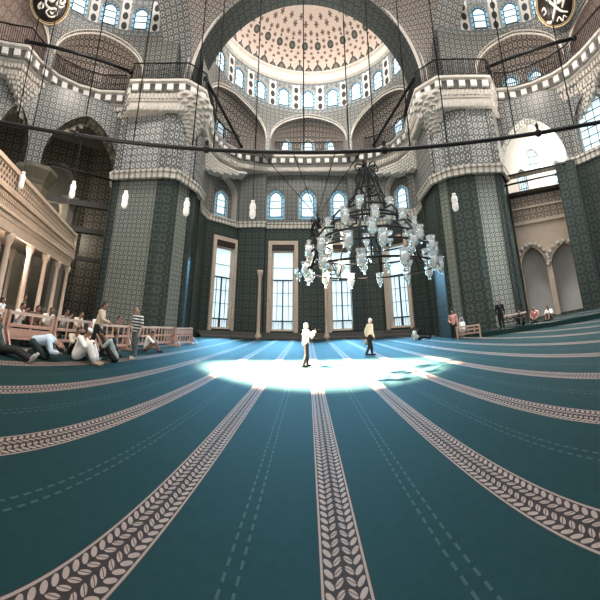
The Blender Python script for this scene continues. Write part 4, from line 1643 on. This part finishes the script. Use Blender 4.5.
def pose_sit(knee=.46, back=-.02, arms='knees', spread=.12, h=0.0, footy=.60, bend=.05):
    J = dict(pel=V(0, 0, .13 + h), chest=V(0, back + bend, .48 + h), neck=V(0, back + bend * 2 + .03, .66 + h), head=V(0, back + bend * 3 + .08, .80 + h))
    for s, sg in (('L', -1), ('R', 1)):
        J['hip' + s] = V(sg * .1, .04, .12 + h)
        J['kn' + s] = V(sg * spread, .38, knee + h * 1.0)
        J['an' + s] = V(sg * spread * .9, footy, .075)
        J['to' + s] = J['an' + s] + V(0, .16, -.035)
        J['sh' + s] = J['chest'] + V(sg * .185, .01, .12)
        if arms == 'knees':
            J['el' + s] = J['sh' + s] + V(sg * .06, .20, -.17); J['wr' + s] = V(sg * .05, .44, knee + h + .02)
        elif arms == 'face':
            J['el' + s] = J['sh' + s] + V(sg * .03, .18, -.2); J['wr' + s] = J['head'] + V(sg * .08, .13, -.12)
        else:
            J['el' + s] = J['sh' + s] + V(sg * .07, .0, -.27); J['wr' + s] = J['hip' + s] + V(sg * .02, .22, .10)
    return J


def pose_bench(arms='lap', lean=.05):
    J = dict(pel=V(0, 0, .55), chest=V(0, lean, .90), neck=V(0, lean * 1.7, 1.08), head=V(0, lean * 2 + .04, 1.22))
    for s, sg in (('L', -1), ('R', 1)):
        J['hip' + s] = V(sg * .1, .04, .53)
        J['kn' + s] = V(sg * .13, .46, .52)
        J['an' + s] = V(sg * .12, .46, .085)
        J['to' + s] = J['an' + s] + V(0, .16, -.045)
        J['sh' + s] = J['chest'] + V(sg * .185, 0, .12)
        J['el' + s] = J['sh' + s] + V(sg * .06, .08, -.27)
        J['wr' + s] = V(sg * .08, .32, .66) if arms == 'lap' else J['head'] + V(sg * .05, .22, -.1)
    return J


def pose_bow():
    J = dict(pel=V(0, -.22, .34), chest=V(0, .16, .46), neck=V(0, .33, .43), head=V(0, .46, .36))
    for s, sg in (('L', -1), ('R', 1)):
        J['hip' + s] = V(sg * .1, -.2, .32)
        J['kn' + s] = V(sg * .13, .14, .08)
        J['an' + s] = V(sg * .11, -.30, .08)
        J['to' + s] = J['an' + s] + V(0, -.13, -.03)
        J['sh' + s] = J['chest'] + V(sg * .18, .05, 0)
        J['el' + s] = J['sh' + s] + V(sg * .07, .12, -.22)
        J['wr' + s] = V(sg * .06, .46, .22)
    return J


def pose_kneel():
    J = dict(pel=V(0, 0, .24), chest=V(0, .06, .60), neck=V(0, .10, .78), head=V(0, .14, .92))
    for s, sg in (('L', -1), ('R', 1)):
        J['hip' + s] = V(sg * .1, .02, .24)
        J['kn' + s] = V(sg * .15, .42, .09)
        J['an' + s] = V(sg * .1, -.05, .07)
        J['to' + s] = J['an' + s] + V(0, -.14, -.02)
        J['sh' + s] = J['chest'] + V(sg * .185, 0, .12)
        J['el' + s] = J['sh' + s] + V(sg * .07, .06, -.27)
        J['wr' + s] = V(sg * .1, .3, .3)
    return J


def pose_recline():
    """sitting back with legs stretched out in front"""
    J = pose_sit(.16, -.18, 'side', .12, 0, .82, -.03)
    for s, sg in (('L', -1), ('R', 1)):
        J['kn' + s] = V(sg * .1, .44, .18)
        J['an' + s] = V(sg * .1 + .02, .86, .075)
        J['to' + s] = J['an' + s] + V(sg * .03, .07, .13)
        J['el' + s] = J['sh' + s] + V(sg * .08, -.12, -.25); J['wr' + s] = V(sg * .3, -.36, .10)
    return J


def person(J, loc, heading, label, shirt, trousers, hair='black', skin=SKIN, k=1.0, sleeves='long', group=None, robe=False, bald=False, shoe=(.015, .013, .012), cap=False):
    """heading in degrees, 0 = facing away from the camera (+y), positive anticlockwise"""
    J = {a: b * k for a, b in J.items()}
    bm = bmesh.new()
    limb(bm, [J['pel'], J['pel'].lerp(J['chest'], .5), J['chest']], [.115 * k, .105 * k, .12 * k])
    limb(bm, [J['hipL'], J['hipR']], [.095 * k, .095 * k])
    limb(bm, [J['shL'], J['shR']], [.06 * k, .06 * k])
    limb(bm, [J['chest'], J['neck'], J['head'] - (J['head'] - J['neck']) * .4], [.10 * k, .055 * k, .052 * k])
    up = (J['head'] - J['neck']).normalized()
    fwd = V(0, 1, 0) - up * up.y
    fwd = fwd.normalized() if fwd.length > .2 else V(0, 0, -1)
    side = fwd.cross(up)
    H = Matrix((side, fwd, up)).transposed()
    hc = J['head']
    ball(bm, hc + up * .02 * k, (.076 * k, .093 * k, .105 * k), 14, 10, H)
    ball(bm, hc + up * -.055 * k + fwd * .03 * k, (.055 * k, .058 * k, .062 * k), 12, 8, H)      # jaw
    ball(bm, hc + fwd * .098 * k - up * .012 * k, (.016 * k, .022 * k, .026 * k), 8, 6, H)         # nose
    for sg in (-1, 1):
        ball(bm, hc + side * sg * .078 * k - up * .005 * k, (.014 * k, .024 * k, .034 * k), 8, 6, H)
    for s, sg in (('L', -1), ('R', 1)):
        limb(bm, [J['sh' + s], J['el' + s], J['wr' + s]], [.05 * k, .041 * k, .028 * k])
        limb(bm, [J['hip' + s], J['kn' + s], J['an' + s]], [.085 * k, .058 * k, .04 * k])
        limb(bm, [J['an' + s] - V(0, 0, .02 * k), J['to' + s]], [.042 * k, .034 * k])
        d = (J['wr' + s] - J['el' + s]).normalized()
        pal = J['wr' + s] + d * .05 * k
        limb(bm, [J['wr' + s], pal], [.026 * k, .034 * k])
        lat = d.cross(V(0, 0, 1) if abs(d.z) < .9 else V(0, 1, 0)).normalized()
        nrm = lat.cross(d)
        for f, ln in zip((-1.5, -.5, .5, 1.5), (.062, .075, .07, .055)):                             # four fingers
            b0 = pal + lat * f * .0175 * k + d * .015 * k
            b1 = b0 + d * ln * .55 * k + nrm * .008 * k
            b2 = b1 + (d * .8 - nrm * .6).normalized() * ln * .45 * k
            limb(bm, [b0, b1, b2], [.0095 * k, .009 * k, .0075 * k])
        b0 = J['wr' + s] + d * .02 * k + lat * .026 * k
        limb(bm, [b0, b0 + (lat * .7 + d * .7) * .035 * k, b0 + (lat * .5 + d) * .058 * k], [.012 * k, .0105 * k, .009 * k])
    body = remesh(bm, 'person', skin, None, .0115 * k, 3)
    body.location = loc
    body.rotation_euler = (0, 0, math.radians(heading))
    tag(body, label, 'person', group)
    # shirt
    bm = bmesh.new()
    limb(bm, [J['pel'] + (J['chest'] - J['pel']) * .05, J['pel'].lerp(J['chest'], .5), J['chest']], [.145 * k, .14 * k, .15 * k])
    limb(bm, [J['shL'], J['shR']], [.082 * k, .082 * k])
    limb(bm, [J['chest'], J['chest'].lerp(J['neck'], .75)], [.12 * k, .066 * k])
    for s in 'LR':
        if sleeves == 'long': limb(bm, [J['sh' + s], J['el' + s], J['el' + s].lerp(J['wr' + s], .92)], [.076 * k, .062 * k, .046 * k])
        else: limb(bm, [J['sh' + s], J['sh' + s].lerp(J['el' + s], .8)], [.078 * k, .066 * k])
        if robe: limb(bm, [J['hip' + s], J['kn' + s], J['an' + s].lerp(J['kn' + s], .25)], [.13 * k, .11 * k, .10 * k])
    remesh(bm, 'robe' if robe else 'shirt', shirt, body, .016 * k, 5)
    # trousers
    bm = bmesh.new()
    limb(bm, [J['pel'] + (J['chest'] - J['pel']) * .12, J['pel']], [.13 * k, .135 * k])
    for s in 'LR': limb(bm, [J['hip' + s], J['kn' + s], J['an' + s].lerp(J['kn' + s], .08)], [.108 * k, .08 * k, .064 * k])
    remesh(bm, 'trousers', trousers, body, .016 * k, 5)
    # shoes or socks
    for s in 'LR':
        bm = bmesh.new()
        limb(bm, [J['an' + s] - V(0, .03, .028) * k, J['to' + s] + V(0, .01, 0)], [.05 * k, .043 * k])
        remesh(bm, 'sock', cloth('socks %s' % (shoe,), shoe), body, .014 * k, 3)
    # hair
    if not bald:
        bm = bmesh.new()
        ball(bm, hc + up * .036 * k - fwd * .020 * k, (.083 * k, .092 * k, .096 * k), 14, 10, H)
        ball(bm, hc - up * .03 * k - fwd * .045 * k, (.07 * k, .055 * k, .07 * k), 12, 8, H)
        remesh(bm, 'hair', {'black': HAIRB, 'white': HAIRW}[hair], body, .012 * k, 3)
    if cap:
        bm = bmesh.new()
        ball(bm, hc + up * .06 * k - fwd * .01 * k, (.086 * k, .098 * k, .072 * k), 14, 8, H)
        remesh(bm, 'skull_cap', cloth('white cap', (.8, .78, .74)), body, .012 * k, 3)
    for sg in (-1, 1):
        bm = bmesh.new()
        ball(bm, hc + side * sg * .031 * k + fwd * .088 * k + up * .012 * k, .010 * k, 8, 6)
        finish(bm, 'eye', EYE, body)
    bm = bmesh.new()
    ball(bm, hc + fwd * .088 * k - up * .055 * k, (.022 * k, .008 * k, .006 * k), 8, 6, H)
    finish(bm, 'mouth', cloth('lips', (.25, .10, .085)), body)
    return body, J


WHITE = cloth('white shirt', (.80, .78, .74))
CREAM = cloth('cream jacket', (.72, .62, .47))
KHAKI = cloth('khaki shirt', (.55, .46, .34))
OLIVE = cloth('dark olive trousers', (.012, .011, .008))
BLACK = cloth('black cloth', (.012, .012, .013))
JEANS = cloth('grey jeans', (.10, .12, .13))
STRIPE = cloth('striped shirt', (.035, .05, .055), (.72, .74, .72))
BLUEW = cloth('pale blue shirt', (.52, .64, .74))
GREYG = cloth('grey green shirt', (.26, .32, .30))
PINK = cloth('pink shirt', (.62, .30, .25))
BROWN = cloth('brown cloth', (.16, .10, .07))

# photographer in the light
b, J = person(pose_stand(.10, -.02, 'camera', 'camera'), (.22, 12.2, 0), -68, 'white haired man in a white shirt holding a black camera, standing in the bright light', WHITE, cloth('black olive trousers', (.0045, .004, .003)), 'white', SKIN, .93)
cam_p = (J['wrL'] + J['wrR']) / 2 + V(0, .12, .07)
Rz = Matrix.Rotation(math.radians(-68), 3, 'Z')
q = Rz @ cam_p
M['camera_black'] = plain('matt black plastic', (.0025, .0025, .0025), .9, 0, .2, 9, .05)
r = empty('photo_camera', (.22 + q.x, 12.2 + q.y, q.z), math.radians(-68))
tag(r, 'black camera held up by the white haired man in the light', 'camera')
bm = bmesh.new(); box(bm, (0, 0, 0), (.17, .085, .12)); box(bm, (0, 0, .075), (.07, .07, .035)); finish(bm, 'camera_body', 'camera_black', r)
bm = bmesh.new(); tube(bm, [(0, .03, 0), (0, .15, 0)], [.042, .05], 14); finish(bm, 'lens', 'camera_black', r)
# man walking to the right
b, J = person(pose_stand(.17, .03, 'back', 'down'), (3.28, 14.65, 0), -75, 'grey haired man in a cream jacket carrying a bag beyond the bright light', CREAM, OLIVE, 'white', SKIN, 1.0)
q = Matrix.Rotation(math.radians(-75), 3, 'Z') @ (J['wrL'] + V(0, 0, -.16))
r = empty('hand_bag', (3.28 + q.x, 14.65 + q.y, q.z), math.radians(-75))
tag(r, 'pale grey bag hanging from the hand of the man in the cream jacket', 'bag')
bm = bmesh.new(); ball(bm, (0, 0, -.12), (.07, .16, .15), 14, 10); finish(bm, 'bag_body', cloth('pale grey canvas', (.5, .52, .52)), r)
bm = bmesh.new(); tube(bm, [(0, .12 * math.cos(PI * i / 10), -.03 + .18 * math.sin(PI * i / 10)) for i in range(11)], .012, 6); finish(bm, 'handle', 'iron', r)
# right: pink shirt with a white bag
b, J = person(pose_stand(.06, .0, 'down', 'bent'), (9.25, 17.2, 0), 150, 'man in a pink shirt and black trousers standing at the foot of the right pier', PINK, BLACK, 'black', SKIN2, 1.02)
r = empty('shoulder_bag', (9.78, 17.05, .88))
tag(r, 'large white bag held beside the man in the pink shirt', 'bag')
bm = bmesh.new()
box(bm, (0, 0, -.2), (.42, .2, .62)); bmesh.ops.bevel(bm, geom=bm.edges[:], offset=.05, segments=3, affect='EDGES')
finish(bm, 'bag_body', WHITE, r)
bm = bmesh.new(); tube(bm, [(-.14 * math.cos(PI * i / 10), 0, .1 + .3 * math.sin(PI * i / 10)) for i in range(11)], .014, 6); finish(bm, 'strap', WHITE, r)
person(pose_recline(), (8.0, 20.3, 0), -95, 'person in white sitting on the carpet by the far wall, left of the right pier', WHITE, BLACK, 'black', SKIN2, 1.0)

# left group
person(pose_stand(.07, 0, 'down', 'bent'), (-5.6, 9.75, 0), 160, 'man in a dark and white striped shirt and grey jeans standing before the barriers', STRIPE, JEANS, 'black', SKIN, 1.04, 'short', shoe=(.5, .48, .45))
person(pose_stand(.22, .05, 'bent', 'forward'), (-6.62, 8.75, 0), -70, 'man in a khaki shirt and black trousers striding past the seated men', KHAKI, BLACK, 'black', SKIN2, 1.05)
person(pose_sit(.50, .05, 'knees', .13), (-6.1, 7.2, 0), -72, 'man in a long white shirt and cap sitting on the carpet hugging his knees', WHITE, cloth('white trousers', (.7, .68, .64)), 'black', SKIN2, 1.06, robe=True, cap=True, shoe=(.4, .28, .2))
person(pose_sit(.46, .0, 'knees', .12), (-6.78, 7.75, 0), -105, 'boy in a cream shirt sitting between the bowed man and the man in white', cloth('cream shirt', (.62, .55, .44)), BLACK, 'black', SKIN2, .95)
person(pose_bow(), (-6.35, 6.0, 0), -62, 'man in a pale blue shirt bowed low on his knees in front of the barriers', BLUEW, cloth('dark green trousers', (.02, .035, .032)), 'black', SKIN2, 1.12, shoe=(.3, .28, .26))
person(pose_sit(.52, .12, 'face', .12, 0, .50, .10), (-5.5, 8.4, 0), 118, 'man in a grey green shirt squatting with hands to his face', GREYG, BLACK, 'black', SKIN2, 1.0, 'short', shoe=(.75, .73, .7))
person(pose_recline(), (-6.62, 4.8, 0), -58, 'person in dark clothes at the left edge with legs stretched out on the carpet', cloth('dark green cloth', (.03, .05, .045)), BLACK, 'black', SKIN2, 1.05, shoe=(.45, .42, .4))
person(pose_kneel(), (-6.2, 9.15, 0), -60, 'person in black crouching behind the squatting man', BLACK, BLACK, 'black', SKIN2, .82)
person(pose_sit(.46, 0, 'knees'), (-6.55, 12.4, 0), -60, 'person in a white shirt sitting against the picketed barrier', WHITE, BROWN, 'black', SKIN2, .95)
# people on the bench behind the barriers
for i, (y, sh, lab) in enumerate((
        (6.35, WHITE, 'person in white at the left end of the bench behind the barriers'),
        (7.0, BROWN, 'person in brown on the bench, second from its left end'),
        (7.65, WHITE, 'person in white on the bench, right of the person in brown'),
        (8.5, cloth('grey shirt', (.3, .29, .28)), 'person in grey on the bench behind the boy'),
        (9.3, CREAM, 'person in cream on the bench behind the seated men'),
        (10.5, WHITE, 'person in white on the bench behind the striped man'),
        (12.1, BROWN, 'person in brown on the bench behind the pale picketed barrier'))):
    person(pose_bench('lap' if i % 3 else 'face', .04 + .03 * (i % 3)), (-8.12, y, 0), -75 - 12 * (i % 3), lab, sh, BLACK, 'black', SKIN2, .98, 'long' if i % 2 else 'short', 'people sitting behind the barriers')
person(pose_stand(.04, 0, 'bent', 'bent'), (-7.95, 5.45, 0), -60, 'person in a white shirt standing behind the leftmost barriers', WHITE, BROWN, 'black', SKIN2, .8)
person(pose_stand(.04, 0, 'bent', 'down'), (-9.6, 7.6, 0), -60, 'person in brown standing under the raised gallery', BROWN, BLACK, 'black', SKIN2, .9)
# people on the right platform
person(pose_stand(.05, 0, 'down', 'down'), (11.25, 14.85, .26), 140, 'person all in black standing on the right platform', BLACK, BLACK, 'black', SKIN2, 1.0)
person(pose_sit(.46, .02, 'knees'), (12.3, 14.2, .26), 120, 'person in black sitting on the right platform, next to the standing one', BLACK, BLACK, 'black', SKIN2, 1.05)
person(pose_kneel(), (13.1, 13.8, .26), 120, 'person in a pink top kneeling on the right platform', PINK, BLACK, 'black', SKIN2, .95)
person(pose_sit(.44, .02, 'knees'), (14.0, 13.4, .26), 110, 'person in white sitting on the right platform, furthest from the pier', WHITE, BROWN, 'black', SKIN2, .95)
